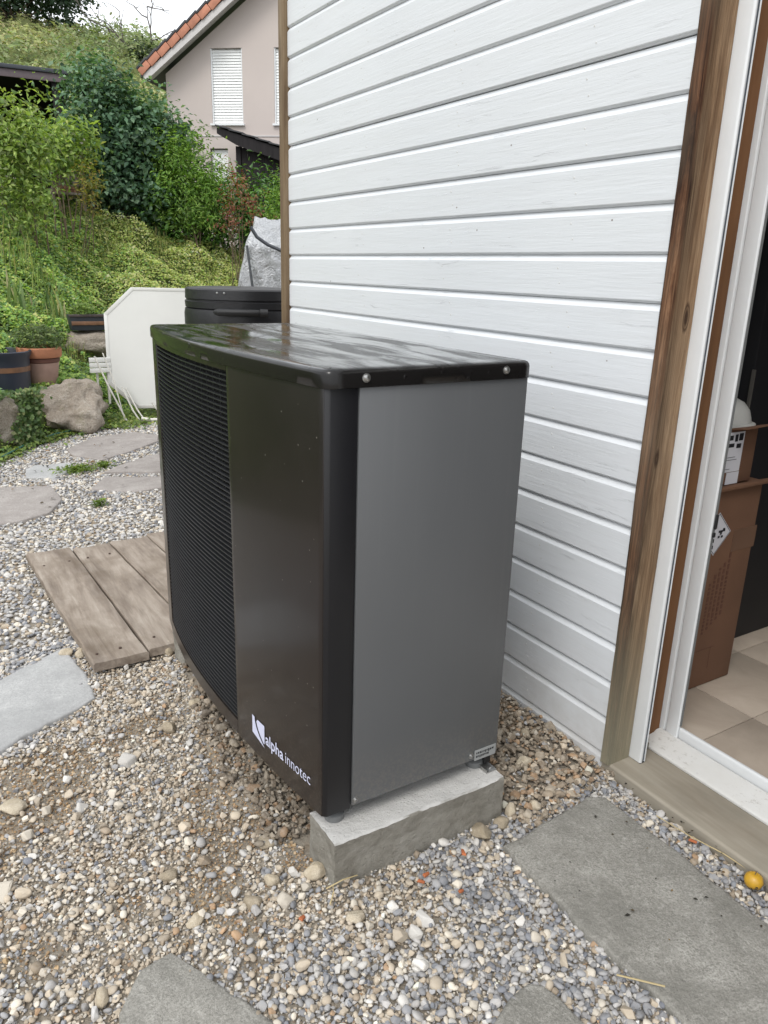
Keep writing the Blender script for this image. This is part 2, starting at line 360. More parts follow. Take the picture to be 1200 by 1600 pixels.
def gridmesh(xs,ys,fn,name,mat,mask=None):
    X,Y=np.meshgrid(xs,ys); Z=fn(X,Y); nx,ny=len(xs),len(ys)
    v=np.stack([X.ravel(),Y.ravel(),Z.ravel()],1)
    idx=np.arange(nx*ny).reshape(ny,nx)
    f=np.stack([idx[:-1,:-1].ravel(),idx[:-1,1:].ravel(),idx[1:,1:].ravel(),idx[1:,:-1].ravel()],1)
    me=bpy.data.meshes.new(name); me.vertices.add(len(v)); me.vertices.foreach_set('co',v.ravel())
    me.loops.add(len(f)*4); me.loops.foreach_set('vertex_index',f.ravel())
    me.polygons.add(len(f)); me.polygons.foreach_set('loop_start',np.arange(0,len(f)*4,4)); 
    me.update(calc_edges=True); me.materials.append(mat); me.polygons.foreach_set('use_smooth',[True]*len(f))
    if mask is not None:
        a=me.color_attributes.new('mask','FLOAT_COLOR','POINT'); mv=mask(v[:,0],v[:,1]); a.data.foreach_set('color',np.stack([mv,mv,mv,np.ones_like(mv)],1).ravel())
    return me
xs=np.unique(np.concatenate([np.linspace(-80,-3,14),np.arange(-3,6,.07),np.linspace(6,14,25),np.linspace(14,120,30)]))
ys=np.unique(np.concatenate([np.linspace(-30,-1,8),np.arange(-1,13.5,.07),np.linspace(13.5,28,20),np.linspace(28,70,60),np.linspace(70,160,12)]))
def Hn(X,Y):
    Z=H(X,Y); n=np.array([nz(a,b,0,1.8)*.5+nz(a,b,3,5)*.2 for a,b in zip(X.ravel(),Y.ravel())]).reshape(X.shape)
    d=Y-foot(X); Z=Z+n*.14*ss((d-.3)/.8)+n*1.4*ss((Y-30)/15)
    inside=(X>1.80)&(X<6)&(Y<3.55)&(Y>-4)
    return np.where(inside,-.12,Z)
me=gridmesh(xs,ys,Hn,'ground',GROUND,lambda x,y: ss((y-foot(x)+.22)/.3))
tag(put('ground',me),kind='structure')

# ------------------------------------------------------------------ scatter of stones as instances
def hull_stone(n,sx,sy,sz,seed,flat=.0,sub=0):
    r=np.random.default_rng(seed); bm=bmesh.new()
    p=r.normal(size=(n,3)); p/=np.linalg.norm(p,axis=1)[:,None]; p*=(r.uniform(.78,1.05,(n,1))); p*=(sx,sy,sz)
    for q in p: bm.verts.new(q)
    res=bmesh.ops.convex_hull(bm,input=bm.verts)
    bmesh.ops.delete(bm,geom=[g for g in res['geom_unused'] if isinstance(g,bmesh.types.BMVert)],context='VERTS')
    return bm
def stone_mesh(name,kind,seed,mat):
    r=np.random.default_rng(seed)
    if kind=='round':
        bm=bmesh.new(); bmesh.ops.create_icosphere(bm,subdivisions=2,radius=1)
        sc=(1,r.uniform(.62,.9),r.uniform(.38,.6)); o=Vector(r.uniform(0,50,3))
        for v in bm.verts:
            k=1+.28*mnoise.noise(v.co*1.1+o); v.co=Vector((v.co.x*sc[0],v.co.y*sc[1],v.co.z*sc[2]))*k
    else:
        bm=hull_stone(16,1,r.uniform(.65,.95),r.uniform(.5,.75),seed)
        bmesh.ops.bevel(bm,geom=list(bm.edges),offset=.07,segments=1,affect='EDGES',clamp_overlap=True)
    me=bpy.data.meshes.new(name); bm.to_mesh(me); bm.free(); me.materials.append(mat)
    me.polygons.foreach_set('use_smooth',[kind=='round']*len(me.polygons)); me.update(); return me
def scatter(name,pts,scale,tint,kinds,label=None,flatten=True,mat=PEB,seed=1):
    """one 'stuff' object: points carrying size, turn and colour, a pebble instanced on each"""
    r=np.random.default_rng(seed); n=len(pts)
    src=bpy.data.collections.new(name+'_shapes')
    for i,k in enumerate(kinds): 
        src.objects.link(bpy.data.objects.new('pebble_shape',stone_mesh('pebble_shape',k,seed*31+i,mat)))
    me=bpy.data.meshes.new(name); me.vertices.add(n); me.vertices.foreach_set('co',np.asarray(pts,np.float32).ravel())
    a=me.attributes.new('size','FLOAT','POINT'); a.data.foreach_set('value',np.asarray(scale,np.float32))
    rot=np.stack([r.normal(0,.35,n),r.normal(0,.35,n),r.uniform(0,6.28,n)],1)
    a=me.attributes.new('turn','FLOAT_VECTOR','POINT'); a.data.foreach_set('vector',rot.astype(np.float32).ravel())
    a=me.attributes.new('tint','FLOAT_COLOR','POINT'); a.data.foreach_set('color',np.concatenate([tint,np.ones((n,1))],1).astype(np.float32).ravel())
    me.update()
    o=bpy.data.objects.new(name,me); COL.objects.link(o)
    ng=bpy.data.node_groups.new(name,'GeometryNodeTree'); ng.interface.new_socket('Geometry',in_out='INPUT',socket_type='NodeSocketGeometry'); ng.interface.new_socket('Geometry',in_out='OUTPUT',socket_type='NodeSocketGeometry')
    N=ng.nodes; gi=N.new('NodeGroupInput'); go=N.new('NodeGroupOutput'); ip=N.new('GeometryNodeInstanceOnPoints'); ci=N.new('GeometryNodeCollectionInfo')
    ci.inputs['Collection'].default_value=src; ci.inputs['Separate Children'].default_value=True; ci.inputs['Reset Children'].default_value=True
    ip.inputs['Pick Instance'].default_value=True
    s1=N.new('GeometryNodeInputNamedAttribute'); s1.data_type='FLOAT'; s1.inputs[0].default_value='size'
    s2=N.new('GeometryNodeInputNamedAttribute'); s2.data_type='FLOAT_VECTOR'; s2.inputs[0].default_value='turn'
    ri=N.new('FunctionNodeRandomValue'); ri.data_type='INT'; ri.inputs['Min'].default_value=0; ri.inputs['Max'].default_value=len(kinds)-1
    L=ng.links.new
    L(gi.outputs[0],ip.inputs['Points']); L(ci.outputs[0],ip.inputs['Instance']); L(s1.outputs[0],ip.inputs['Scale']); L(s2.outputs[0],ip.inputs['Rotation'])
    L([q for q in ri.outputs if q.type=='INT'][0],ip.inputs['Instance Index']); L(ip.outputs[0],go.inputs[0])
    md=o.modifiers.new('scatter','NODES'); md.node_group=ng
    tag(o,kind='stuff'); 
    if label: o['label']=label
    return o

SLABS=dict(
 big=[(1.204,1.262),(1.39,1.273),(1.56,1.296),(1.602,1.265),(1.598,1.14),(1.597,.916),(1.59,.732),(1.585,.45),(1.30,.40),(1.197,.666),(1.2,.814),(1.19,.93),(1.2,1.094)],
 small=[(.843,.873),(.922,.894),(.976,.904),(1.0,.89),(1.011,.851),(1.016,.772),(1.0,.55),(.80,.60)],
 bl=[(.327,1.379),(.398,1.243),(.463,1.102),(.50,.85),(.22,.90),(.16,1.15),(.192,1.285),(.26,1.369)],
 left=[(.135,2.86),(.256,2.944),(.384,3.012),(.416,2.761),(.409,2.571),(.356,2.524),(.152,2.431),(.085,2.381),(-.25,2.30),(-.32,2.75),(-.1,2.9)],
 s1=[(.728,5.512),(.744,5.144),(.621,4.881),(.458,4.793),(.377,4.78),(.2,4.85),(.18,5.3),(.424,5.623)],
 s2=[(.642,6.063),(.72,6.178),(.981,6.146),(.949,5.919),(.782,5.713),(.612,5.833)],
 s3=[(1.034,6.633),(1.341,7.027),(1.698,7.086),(1.853,6.862),(1.786,6.624),(1.479,6.328),(1.199,6.114),(1.029,6.408)],
 s4=[(1.134,5.727),(1.253,5.863),(1.568,6.111),(1.9,6.15),(1.95,5.6),(1.508,5.592)],
 s5=[(.955,5.313),(1.097,5.602),(1.48,5.461),(1.8,5.4),(1.75,5.15),(1.392,5.156),(1.204,5.14)])
PLATF=[(.46,2.745),(1.30,2.84),(1.25,4.12),(.41,4.00)]
BLOCK1=[(.739,1.368),(1.283,1.362),(1.283,1.50),(.739,1.50)]
BLOCK2=[(.745,2.58),(1.283,2.58),(1.283,2.715),(.745,2.715)]
def inpoly(P,poly,grow=0.):
    poly=np.array(poly); c=poly.mean(0)
    if grow: poly=c+(poly-c)*(1+grow/np.linalg.norm(poly-c,axis=1))[:,None]
    x,y=P[:,0],P[:,1]; ins=np.zeros(len(P),bool); j=len(poly)-1
    for i in range(len(poly)):
        xi,yi=poly[i]; xj,yj=poly[j]
        ins^=((yi>y)!=(yj>y))&(x<(xj-xi)*(y-yi)/(yj-yi+1e-12)+xi); j=i
    return ins
def jitter(x0,x1,y0,y1,s,r):
    X,Y=np.meshgrid(np.arange(x0,x1,s),np.arange(y0,y1,s)); P=np.stack([X.ravel(),Y.ravel()],1); return P+r.uniform(-.5,.5,P.shape)*s*1.1
ALLS=list(SLABS.values())+[BLOCK1,BLOCK2]
def nfield(P,s,o=0): return np.array([nz(x,y,o,s) for x,y in P])
def clean(P,shrink=-.006,plat=True):
    k=np.ones(len(P),bool)
    for s in ALLS: k&=~inpoly(P,s,shrink)
    if plat: k&=~inpoly(P,PLATF,-.03)
    k&=~((P[:,0]>1.30)&(P[:,1]>1.36+nfield(P,7)*.05)&(P[:,1]<3.75)&(P[:,0]<1.72)); k&=~((P[:,0]>.735)&(P[:,0]<1.31)&(P[:,1]>1.5)&(P[:,1]<2.6))
    k&=~((P[:,0]>1.70)&(P[:,1]<1.40)); k&=~((P[:,0]>1.715)&(P[:,1]<3.72))
    return P[k]
PAL=np.array([[.23,.235,.25],[.30,.30,.305],[.155,.165,.19],[.38,.37,.36],[.19,.20,.22],[.46,.445,.42],[.54,.49,.41],[.44,.375,.29],[.37,.31,.235],[.27,.215,.155],[.55,.53,.495],[.37,.24,.14]])
def tints(n,w,r,var=.13):
    w=np.array(w,float); t=PAL[r.choice(len(PAL),n,p=w/w.sum())]; return np.clip(1.12*t*(1+r.normal(0,var,(n,1))),.03,.75)
GREYW_=[6,7,3,6,4,3.6,3.2,1.5,1.4,.6,.8,.15]; WARM=[1.0,1.6,.4,2.0,.5,2.6,6.5,7,5.5,3.2,.8,1.0]; PALE=[3,5,1.5,5,2,6,3,1.5,1.5,.7,5,.3]; CLAY=[0,.2,.1,.3,.1,.2,.8,3,6,9,.1,3.5]
def warmness(P):
    """0 = washed grey gravel (right, front), 1 = beige crushed stone (left, along the heat pump)"""
    x,y=P[:,0],P[:,1]
    a=ss((y-1.12-(x<.75)*0+ (x-.55)*.55+nfield(P,3)*.28)/.28)*(1-ss((y-2.75+ (.45-x)*1.1+nfield(P,3,5)*.3)/.25))
    b=np.exp(-((x-.15)/.5)**2)*(y<1.6)*.6
    return np.clip(a*(x<.95)+b,0,1)
def patch(P):
    wv=warmness(P); return (wv>.25)&(nfield(P,3.4,9)+.45*nfield(P,9,4)>.14)
r=np.random.default_rng(3)
# (1) near, medium pebbles in two layers
for li,(s,lift,mn) in enumerate([(.0155,.0,.0078),(.0170,.006,.0092),(.028,.011,.0098)]):
    P=clean(jitter(-.9,1.72,.15,3.1,s,r),[-.006,-.016,-.03][li]); wv=warmness(P); n=len(P)
    keep=(r.uniform(size=n)>wv*(.6,.6,.55)[li])&~(patch(P)&(r.uniform(size=n)<.60)); P=P[keep]; wv=wv[keep]; n=len(P)
    sz=mn*np.exp(r.normal(0,.24,n))*(1-.12*wv)
    t=np.where((r.uniform(size=n)<np.clip(wv*1.1,0,.92))[:,None],tints(n,WARM,r),tints(n,GREYW_,r))
    z=H(P[:,0],P[:,1])+lift+r.uniform(-.002,.006,n)
    scatter(['grey_gravel','loose_gravel','top_gravel'][li],np.column_stack([P,z]),sz,t,['round']*5+['angular']*6,
            'washed grey gravel mixed with cream chips in front of the heat pump' if li==0 else ['','upper layer of loose grey pebbles in front of the heat pump','topmost loose pebbles scattered in front of the heat pump'][li],seed=5+li)
# (2) fine crushed beige stone
P=clean(jitter(-.9,1.45,.9,3.2,.0088,r)); wv=warmness(P); P=P[r.uniform(size=len(P))<wv*.95]; n=len(P)
oc=patch(P); t=tints(n,WARM,r); oq=np.array([[.34,.215,.105],[.23,.145,.075],[.42,.30,.17]])[r.integers(0,3,n)]*(1+r.normal(0,.2,(n,1))); t=np.where(oc[:,None]&(r.uniform(size=(n,1))<.85),oq,t)
scatter('crushed_stone',np.column_stack([P,H(P[:,0],P[:,1])+r.uniform(0,.007,n)]),.0048*np.exp(r.normal(0,.36,n))*np.where(oc,.8,1.08),t,['angular']*7,'fine beige crushed stone and ochre grit left of the heat pump',seed=9)
P=clean(jitter(-.7,1.72,.3,3.0,.0105,r)); P=P[r.uniform(size=len(P))<(1-.8*warmness(P))]; n=len(P)
scatter('grit_bed',np.column_stack([P,H(P[:,0],P[:,1])+r.uniform(.001,.009,n)]),.0052*np.exp(r.normal(0,.35,n)),tints(n,[3,4,1,4,2,4,5,4,4,2.5,2,.6],r)*.95,['angular']*7,'fine grit filling the gaps between the grey pebbles',seed=10)
# (3) far pale gravel
P=clean(jitter(-1.6,2.3,3.0,8.0,.021,r)); d=P[:,1]-foot(P[:,0]); P=P[d<-.05+r.uniform(-.15,.1,len(d))]; n=len(P)
scatter('pale_gravel',np.column_stack([P,H(P[:,0],P[:,1])+r.uniform(0,.010,n)]),.0115*np.exp(r.normal(0,.28,n)),tints(n,PALE,r),['round']*3+['angular']*5,'pale grey gravel of the path behind the wooden boards',seed=12)
# (4) brown clay lumps beside the wall and under the unit
P=jitter(.58,1.70,1.25,3.7,.0125,r); P=P[(~inpoly(P,BLOCK1))&(~inpoly(P,BLOCK2))&(~inpoly(P,SLABS['big'],-.005))]
x,y=P[:,0],P[:,1]; k=((x>1.31)&(y>1.27+ .12*(x-1.3)))|((x<1.30)&(y>1.58)&(x>.665+nfield(P,6)*.07+.10*ss((y-2.15)/.5)))
P=P[k]; n=len(P)
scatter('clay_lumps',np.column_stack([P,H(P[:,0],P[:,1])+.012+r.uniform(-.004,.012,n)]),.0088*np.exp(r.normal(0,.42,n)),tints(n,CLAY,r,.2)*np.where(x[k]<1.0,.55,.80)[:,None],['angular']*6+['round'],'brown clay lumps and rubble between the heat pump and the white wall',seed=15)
# (5) coarse cream chips thinly strewn
P=clean(jitter(-.6,1.70,.5,2.9,.062,r),.004); wv=warmness(P); P=P[r.uniform(size=len(P))<(.16+.34*wv+.5*np.exp(-((P[:,0]-.75)**2+(P[:,1]-1.33)**2)/.02)+.4*np.exp(-((P[:,0]-1.12)**2+(P[:,1]-1.27)**2)/.012))]; n=len(P)
scatter('cream_chips',np.column_stack([P,H(P[:,0],P[:,1])+.016+r.uniform(-.003,.005,n)]),.0155*np.exp(r.normal(0,.26,n)),tints(n,[0,.3,0,1,0,3,6,4,2,.5,4,.4],r),['angular']*7,'coarse cream stone chips strewn over the gravel',seed=18)

# ------------------------------------------------------------------ paving slabs
def slab(poly,mat,label,z=.024,seed=1,thick=.045,group=None,name='paving_slab'):
    r_=random.Random(seed); pts=[]
    n=len(poly)
    for i in range(n):
        a=Vector(poly[i]); b=Vector(poly[(i+1)%n]); L=(b-a).length; k=max(1,int(L/.03)); nrm=Vector((-(b-a).y,(b-a).x)).normalized()
        for j in range(k):
            p=a.lerp(b,j/k); pts.append(p+nrm*(.010*nz(p.x,p.y,seed,9)+.004*nz(p.x,p.y,seed,40)))
    c=sum(pts,Vector((0,0)))/len(pts); base=float(H(c.x,c.y))
    V=[];F=[];m_=len(pts)
    rings=[(0,-thick),(0,-.006),(.004,-.001),(.012,0),(.05,.0015),(.12,.001),(.22,.0)]
    for off,dz in rings:
        for p in pts:
            d=(c-p); q=p+d.normalized()*min(off,d.length*.8)
            V.append((q.x,q.y,base+z+dz+ .0035*nz(q.x,q.y,seed,7)+.002*nz(q.x,q.y,seed,22)))
    for k in range(len(rings)-1):
        for i in range(m_): F.append((k*m_+i,k*m_+(i+1)%m_,(k+1)*m_+(i+1)%m_,(k+1)*m_+i))
    V.append((c.x,c.y,base+z)); o=(len(rings)-1)*m_
    for i in range(m_): F.append((o+i,o+(i+1)%m_,len(V)-1))
    me=MB().add(V,F).mesh(name,mat,smooth=True,autos=50)
    ob=put(name,me); tag(ob,label,'paving slab',group); return ob
slab(SLABS['big'],SLABG,'large dark grey stone slab beside the wooden door sill',.026,1)
slab(SLABS['small'],SLABG,'small grey slab with rounded corner at the bottom edge near the large slab',.022,2)
slab(SLABS['bl'],SLABG,'pointed grey slab among cream gravel in the bottom left foreground',.020,3)
slab(SLABS['left'],SLABL,'pale blue grey slab in front of the wooden boards at the left',.022,4)
slab(SLABS['s1'],SLABB,'brownish flat slab at left edge beyond the wooden boards',.022,5)
slab(SLABS['s2'],SLABL,'small pale slab with dark chips beside the green hose',.022,6)
slab(SLABS['s3'],SLABB,'rounded brown slab nearest the folding rack and white table',.024,7)
slab(SLABS['s4'],SLABB,'thin slab between the rounded brown slab and the pale straight slab',.024,8)
slab(SLABS['s5'],SLABB,'pale straight edged slab nearest to the wooden boards',.024,9)

# ------------------------------------------------------------------ single larger stones
def boulder(name,loc,size,mat,label,cat,seed,group=None,rough=.18,sub=3,rz=0):
    bm=bmesh.new(); bmesh.ops.create_icosphere(bm,subdivisions=sub,radius=1)
    r_=np.random.default_rng(seed); planes=[(Vector(p).normalized(),r_.uniform(.62,.9)) for p in r_.normal(size=(9,3))]; o=Vector(r_.uniform(0,40,3))
    for v in bm.verts:
        c=v.co.copy()
        for n_,d in planes:
            e=c.dot(n_)-d
            if e>0: c-=n_*e*.9
        c*=1+rough*mnoise.noise(c*1.6+o)+rough*.45*mnoise.noise(c*4.5+o)
        v.co=Vector((c.x*size[0],c.y*size[1],c.z*size[2]))
    me=bpy.data.meshes.new(name); bm.to_mesh(me); bm.free(); me.materials.append(mat)
    me.polygons.foreach_set('use_smooth',[True]*len(me.polygons)); me.set_sharp_from_angle(angle=R(50)); me.update()
    ob=bpy.data.objects.new(name,me); COL.objects.link(ob); ob.location=loc; ob.rotation_euler=(0,0,rz)
    return tag(ob,label,cat,group)
for i,(x,y,s,h,mt,lb) in enumerate([
 (.722,1.428,.034,.026,CREAM,'cream angular stone leaning against the left corner of the concrete block'),
 (1.19,1.335,.036,.024,BEIGES,'broad beige stone at the right foot of the concrete block'),
 (1.262,1.335,.024,.021,BEIGES,'rounded tan stone just left of the block corner by the large slab'),
 (1.318,1.36,.026,.024,CREAM,'pale tan stone behind the rounded tan stone at the block corner'),
 (1.40,1.345,.020,.016,CREAM,'small yellowish stone at the far end of the large slab'),
 (.737,1.25,.026,.014,CREAM,'flat cream stone lying alone on the grey gravel in front of the block'),
 (.735,2.78,.040,.032,CREAM,'cream stone under the edge of the wooden boards by the far block'),
 (.383,2.955,.030,.020,CREAM,'cream stone on the pale slab at the corner of the wooden boards'),
 (.43,2.925,.024,.020,CREAM,'round cream stone touching the corner of the wooden boards'),
 (.613,1.461,.022,.018,CREAM,'cream chip on the gravel left of the concrete block'),
 (.405,1.437,.026,.013,CREAM,'flat cream chip above the pointed slab'),
 (.544,1.419,.026,.015,BEIGES,'greyish beige stone in the gravel midway between block and pointed slab'),
 (.391,1.607,.028,.014,BEIGES,'flat beige stone between two ochre patches'),
 (.17,1.345,.026,.012,CREAM,'long cream stone beside the tip of the pointed slab'),
 (.084,2.074,.040,.016,CREAM,'large flat cream stone at the left edge of the gravel'),
 (.700,2.33,.026,.018,CREAM,'cream stone under the curved grille side of the heat pump'),
 (.585,2.25,.030,.020,BEIGES,'beige stone in the crushed stone below the grille'),
 (.66,1.60,.030,.014,BEIGES,'long flat stone beside the front corner of the heat pump'),
 (1.585,1.60,.022,.016,BEIGES,'tan stone on the clay near the foot of the white wall'),
 (1.49,1.50,.026,.018,CREAM,'yellowish stone in the clay between slab and white wall'),
 (1.44,1.70,.034,.022,BEIGES,'large brown lump in the clay beside the grey panel')]):
    boulder('stone',(x,y,float(H(x,y))+h*.55+.006),(s,s*(.62+.3*((i*37)%10)/10),h),mt,lb,'stone',60+i,rz=i*1.3)

# ------------------------------------------------------------------ concrete blocks
def concrete(poly,zt,label,seed,chip=.006):
    x0=min(p[0] for p in poly); x1=max(p[0] for p in poly); y0=min(p[1] for p in poly); y1=max(p[1] for p in poly)
    bm=bmesh.new(); bmesh.ops.create_cube(bm,size=1)
    bmesh.ops.scale(bm,verts=bm.verts,vec=(x1-x0,y1-y0,zt+.06)); bmesh.ops.translate(bm,verts=bm.verts,vec=((x0+x1)/2,(y0+y1)/2,(zt-.06)/2))
    bmesh.ops.subdivide_edges(bm,edges=[e for e in bm.edges if e.calc_length()>.05],cuts=44,use_grid_fill=True)
    for v in bm.verts:
        c=v.co; t=c.z/zt
        ed=max(0,1-abs(c.z-zt)/.004)
        n1=nz(c.x,c.y,c.z+seed,14); n2=nz(c.x,c.y,c.z+seed,45)
        if c.y<(y0+y1)/2: c.y+=n1*.0025+n2*.002+ed*(.004+.006*max(0,nz(c.x,0,seed,16)))
        if c.x<(x0+x1)/2: c.x+=n1*.004+n2*.002
        c.z+=n2*.0018+(-.004*abs(n1) if ed>0 and (c.y<y0+.008 or c.x<x0+.006) else 0)
    me=bpy.data.meshes.new('concrete_block'); bm.to_mesh(me); bm.free(); me.materials.append(CONC)
    me.polygons.foreach_set('use_smooth',[True]*len(me.polygons)); me.set_sharp_from_angle(angle=R(40))
    ob=put('concrete_block',me); tag(ob,label,'concrete block'); return ob
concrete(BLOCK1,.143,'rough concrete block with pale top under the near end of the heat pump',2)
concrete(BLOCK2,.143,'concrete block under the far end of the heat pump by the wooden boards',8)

# ------------------------------------------------------------------ heat pump
X0,X1,Y0,Y1=.735,1.289,1.415,2.722; ZB,ZL,ZT=.186,1.266,1.303
hp=thing('heat_pump','dark air source heat pump with black curved grille and grey side panel','heat pump',(1.0,2.05,.143))
BOW=.058
def bow(y):
    t=(y-Y0)/(Y1-Y0); t=min(max(t,0),1); return X0-BOW*4*t*(1-t)*(1+.25*(t-.5))
def arc(a,b,n): return [a+(b-a)*i/n for i in range(n+1)]
def bowstrip(y0,y1,z0,z1,th,out=0,n=24,edge=0):
    """curved sheet following the bowed front"""
    mb=MB(); V=[];F=[]
    for y in arc(y0,y1,n):
        xb=bow(y)-out; V+=[(xb,y,z0),(xb,y,z1),(xb+th,y,z1),(xb+th,y,z0)]
    for i in range(n):
        for k in range(4): F.append((i*4+k,i*4+(k+1)%4,(i+1)*4+(k+1)%4,(i+1)*4+k))
    F+=[(0,1,2,3),tuple(n*4+k for k in (3,2,1,0))]
    return mb.add(V,F)
GY0,GY1=1.868,2.610
# casing core (dark body behind the panels)
mb=MB(); mb.prism([(X1-.004,Y0+.006),(X0+.05,Y0+.010)]+[(bow(y)+.046,y) for y in arc(Y0+.03,Y1-.03,20)]+[(X0+.05,Y1-.004),(X1-.004,Y1-.004)],'z',ZB+.004,ZL-.002); put('casing',mb.mesh('casing',BLACK),hp)
# front panel: solid part right of grille, with rails over, under and beyond the grille
mb=bowstrip(Y0+.008,GY0,ZB,ZL+.004,.012); put('front_panel',mb.mesh('front_panel',FRONT,bevel=.0025),hp)
fr=put('grille_frame',bowstrip(GY0,GY1,ZB,ZB+.045,.014).mesh('grille_frame',FRONT,autos=30),hp)
put('frame_rail',bowstrip(GY0,GY1,ZL-.018,ZL+.004,.012).mesh('frame_rail',FRONT,autos=30),fr)
put('frame_rail',bowstrip(GY1,Y1,ZB,ZL+.004,.075,n=6).mesh('frame_rail',FRONT,bevel=.004),fr)
mb=MB(); mb.prism([(X0+.0,Y0+.008),(X0+.01,Y0),(X0+.078,Y0),(X0+.078,Y0+.01),(X0+.014,Y0+.012)],'z',ZB,ZL+.004)
put('corner_strip',mb.mesh('corner_strip',SIDEBLK,bevel=.002),hp)
# slats
sl=bowstrip(GY0+.002,GY1-.002,-.0016,.0016,.009,out=-.003,n=14)
slm=sl.mesh('slat',SLAT,autos=30); slm.transform(Matrix.Translation((-hp.location.x,-hp.location.y,0)))
z=ZB+.052; 
while z<ZL-.022:
    put('slat',slm,hp,loc=(0,0,z-hp.location.z)); z+=.01425
# vertical wires behind the slats
mb=MB()
for y in arc(GY0+.04,GY1-.04,14): mb.tube([(bow(y)+.020,y,ZB+.04),(bow(y)+.020,y,ZL-.01)],.0016,6)
put('wire_guard',mb.mesh('wire_guard',SLAT),hp)
mb=MB(); cy=(GY0+GY1)/2; T=Matrix.Translation((0,0,0))
for rr in (.08,.14,.20,.26,.32): mb.tube([(bow(cy)+.036,cy+rr*math.cos(a),.72+rr*math.sin(a)) for a in arc(0,2*math.pi,30)],.0018,6,False)
put('fan_guard',mb.mesh('fan_guard',SLAT),hp)
# side panel
mb=MB(); mb.box(X0+.080,X1,Y0-.004,Y0+.008,ZB+.010,ZL+.002); put('side_panel',mb.mesh('side_panel',GREYP,bevel=.0018),hp)
mb=MB(); mb.box(X1-.003,X1+.001,Y0+.009,Y1,ZB+.01,ZL); put('rear_panel',mb.mesh('rear_panel',GREYP),hp)
mb=MB(); mb.box(X0+.06,X1,Y1-.003,Y1+.003,ZB+.01,ZL); put('far_side_panel',mb.mesh('far_side_panel',GREYP),hp)
# lid: closed bowed outline, rounded shoulder, flange
out=[(bow(y)-.006,y) for y in arc(Y0+.012,Y1-.01,40)]
out=[(bow(Y0)+.012,Y0-.010),(bow(Y0)+.002,Y0-.005)]+out+[(X0+.012,Y1+.008)]+[(x,Y1+.008) for x in arc(X0+.05,X1-.02,10)]+[(X1+.004,Y1+.002),(X1+.007,Y1-.01)]
out+=[(X1+.007,y) for y in arc(Y1-.05,Y0+.03,24)]+[(X1+.007,Y0+.004),(X1,Y0-.006)]+[(x,Y0-.010) for x in arc(X1-.02,X0+.04,16)]
def insets(o,d):
    n=len(o); res=[]
    for i in range(n):
        a=Vector(o[i-1]);b=Vector(o[i]);c=Vector(o[(i+1)%n]); e1=(b-a).normalized(); e2=(c-b).normalized(); nn=(Vector((e1.y,-e1.x))+Vector((e2.y,-e2.x)))
        nn=nn.normalized() if nn.length>1e-6 else Vector((e1.y,-e1.x))
        res.append(b+nn*d)
    return res
area=sum(out[i-1][0]*out[i][1]-out[i][0]*out[i-1][1] for i in range(len(out)))
sg=-1 if area>0 else 1
V=[];F=[];n=len(out)
cx_,cy_=(X0+X1)/2,(Y0+Y1)/2
for d,zz in [(.002,ZL-.004),(0,ZL-.003),(0,ZT-.012),(.002,ZT-.006),(.006,ZT-.002),(.012,ZT),(.03,ZT+.0005)]:
    for p in insets(out,d*sg):
        wv=.0012*nz(p[0],p[1],1,22) if d<.002 and zz<ZT-.02 else 0
        V.append((p[0],p[1],zz+wv))
k=6
rings=[.12,.25,.4,.55,.7,.85]
for f_ in rings:
    for i in range(n):
        p=V[6*n+i]; q=(p[0]+(cx_-p[0])*f_,p[1]+(cy_-p[1])*f_*1.0); V.append((q[0],q[1],ZT+.0005+.0022*nz(q[0],q[1],0,4)-.002*f_))
tot=7+len(rings)
for a in range(tot-1):
    for i in range(n): F.append((a*n+i,a*n+(i+1)%n,(a+1)*n+(i+1)%n,(a+1)*n+i))
V.append((cx_,cy_,ZT-.0015)); 
for i in range(n): F.append(((tot-1)*n+i,(tot-1)*n+(i+1)%n,len(V)-1))
put('lid',MB().add(V,F).mesh('lid',LID,smooth=True,autos=60),hp)
# screws
def screw(x,y,z,parent,r_=.0075):
    T=Matrix.Rotation(R(90),4,'X')
    mb=MB(); mb.lathe([(r_*1.35,0),(r_*1.35,.0012),(r_,.0015),(r_*.95,.0042),(r_*.55,.0058),(r_*.28,.006),(r_*.25,.003),(0,.003)],(x,y,z),14,T)
    return put('screw',mb.mesh('screw',STEEL,smooth=True,autos=40),parent)
for x,z in ((.826,1.283),(1.212,1.284)): screw(x,Y0-.011,z,hp)
for x,z in ((.824,.212),(1.196,.213)): screw(x,Y0-.004,z,hp,.006)
# rating plate
mb=MB(); mb.box(1.208,1.283,Y0-.0062,Y0-.0045,.193,.226); pl=put('rating_plate',mb.mesh('rating_plate',LABELM),hp)
mb=MB()
for row in range(2):
    x=1.213
    while x<1.270-.012*row:
        wd=random.uniform(.002,.006); mb.box(x,x+wd,Y0-.0068,Y0-.0064,.214-row*.011-.0035*random.random(),.219-row*.011); x+=wd+.0022
put('plate_print',mb.mesh('plate_print',INK),pl)
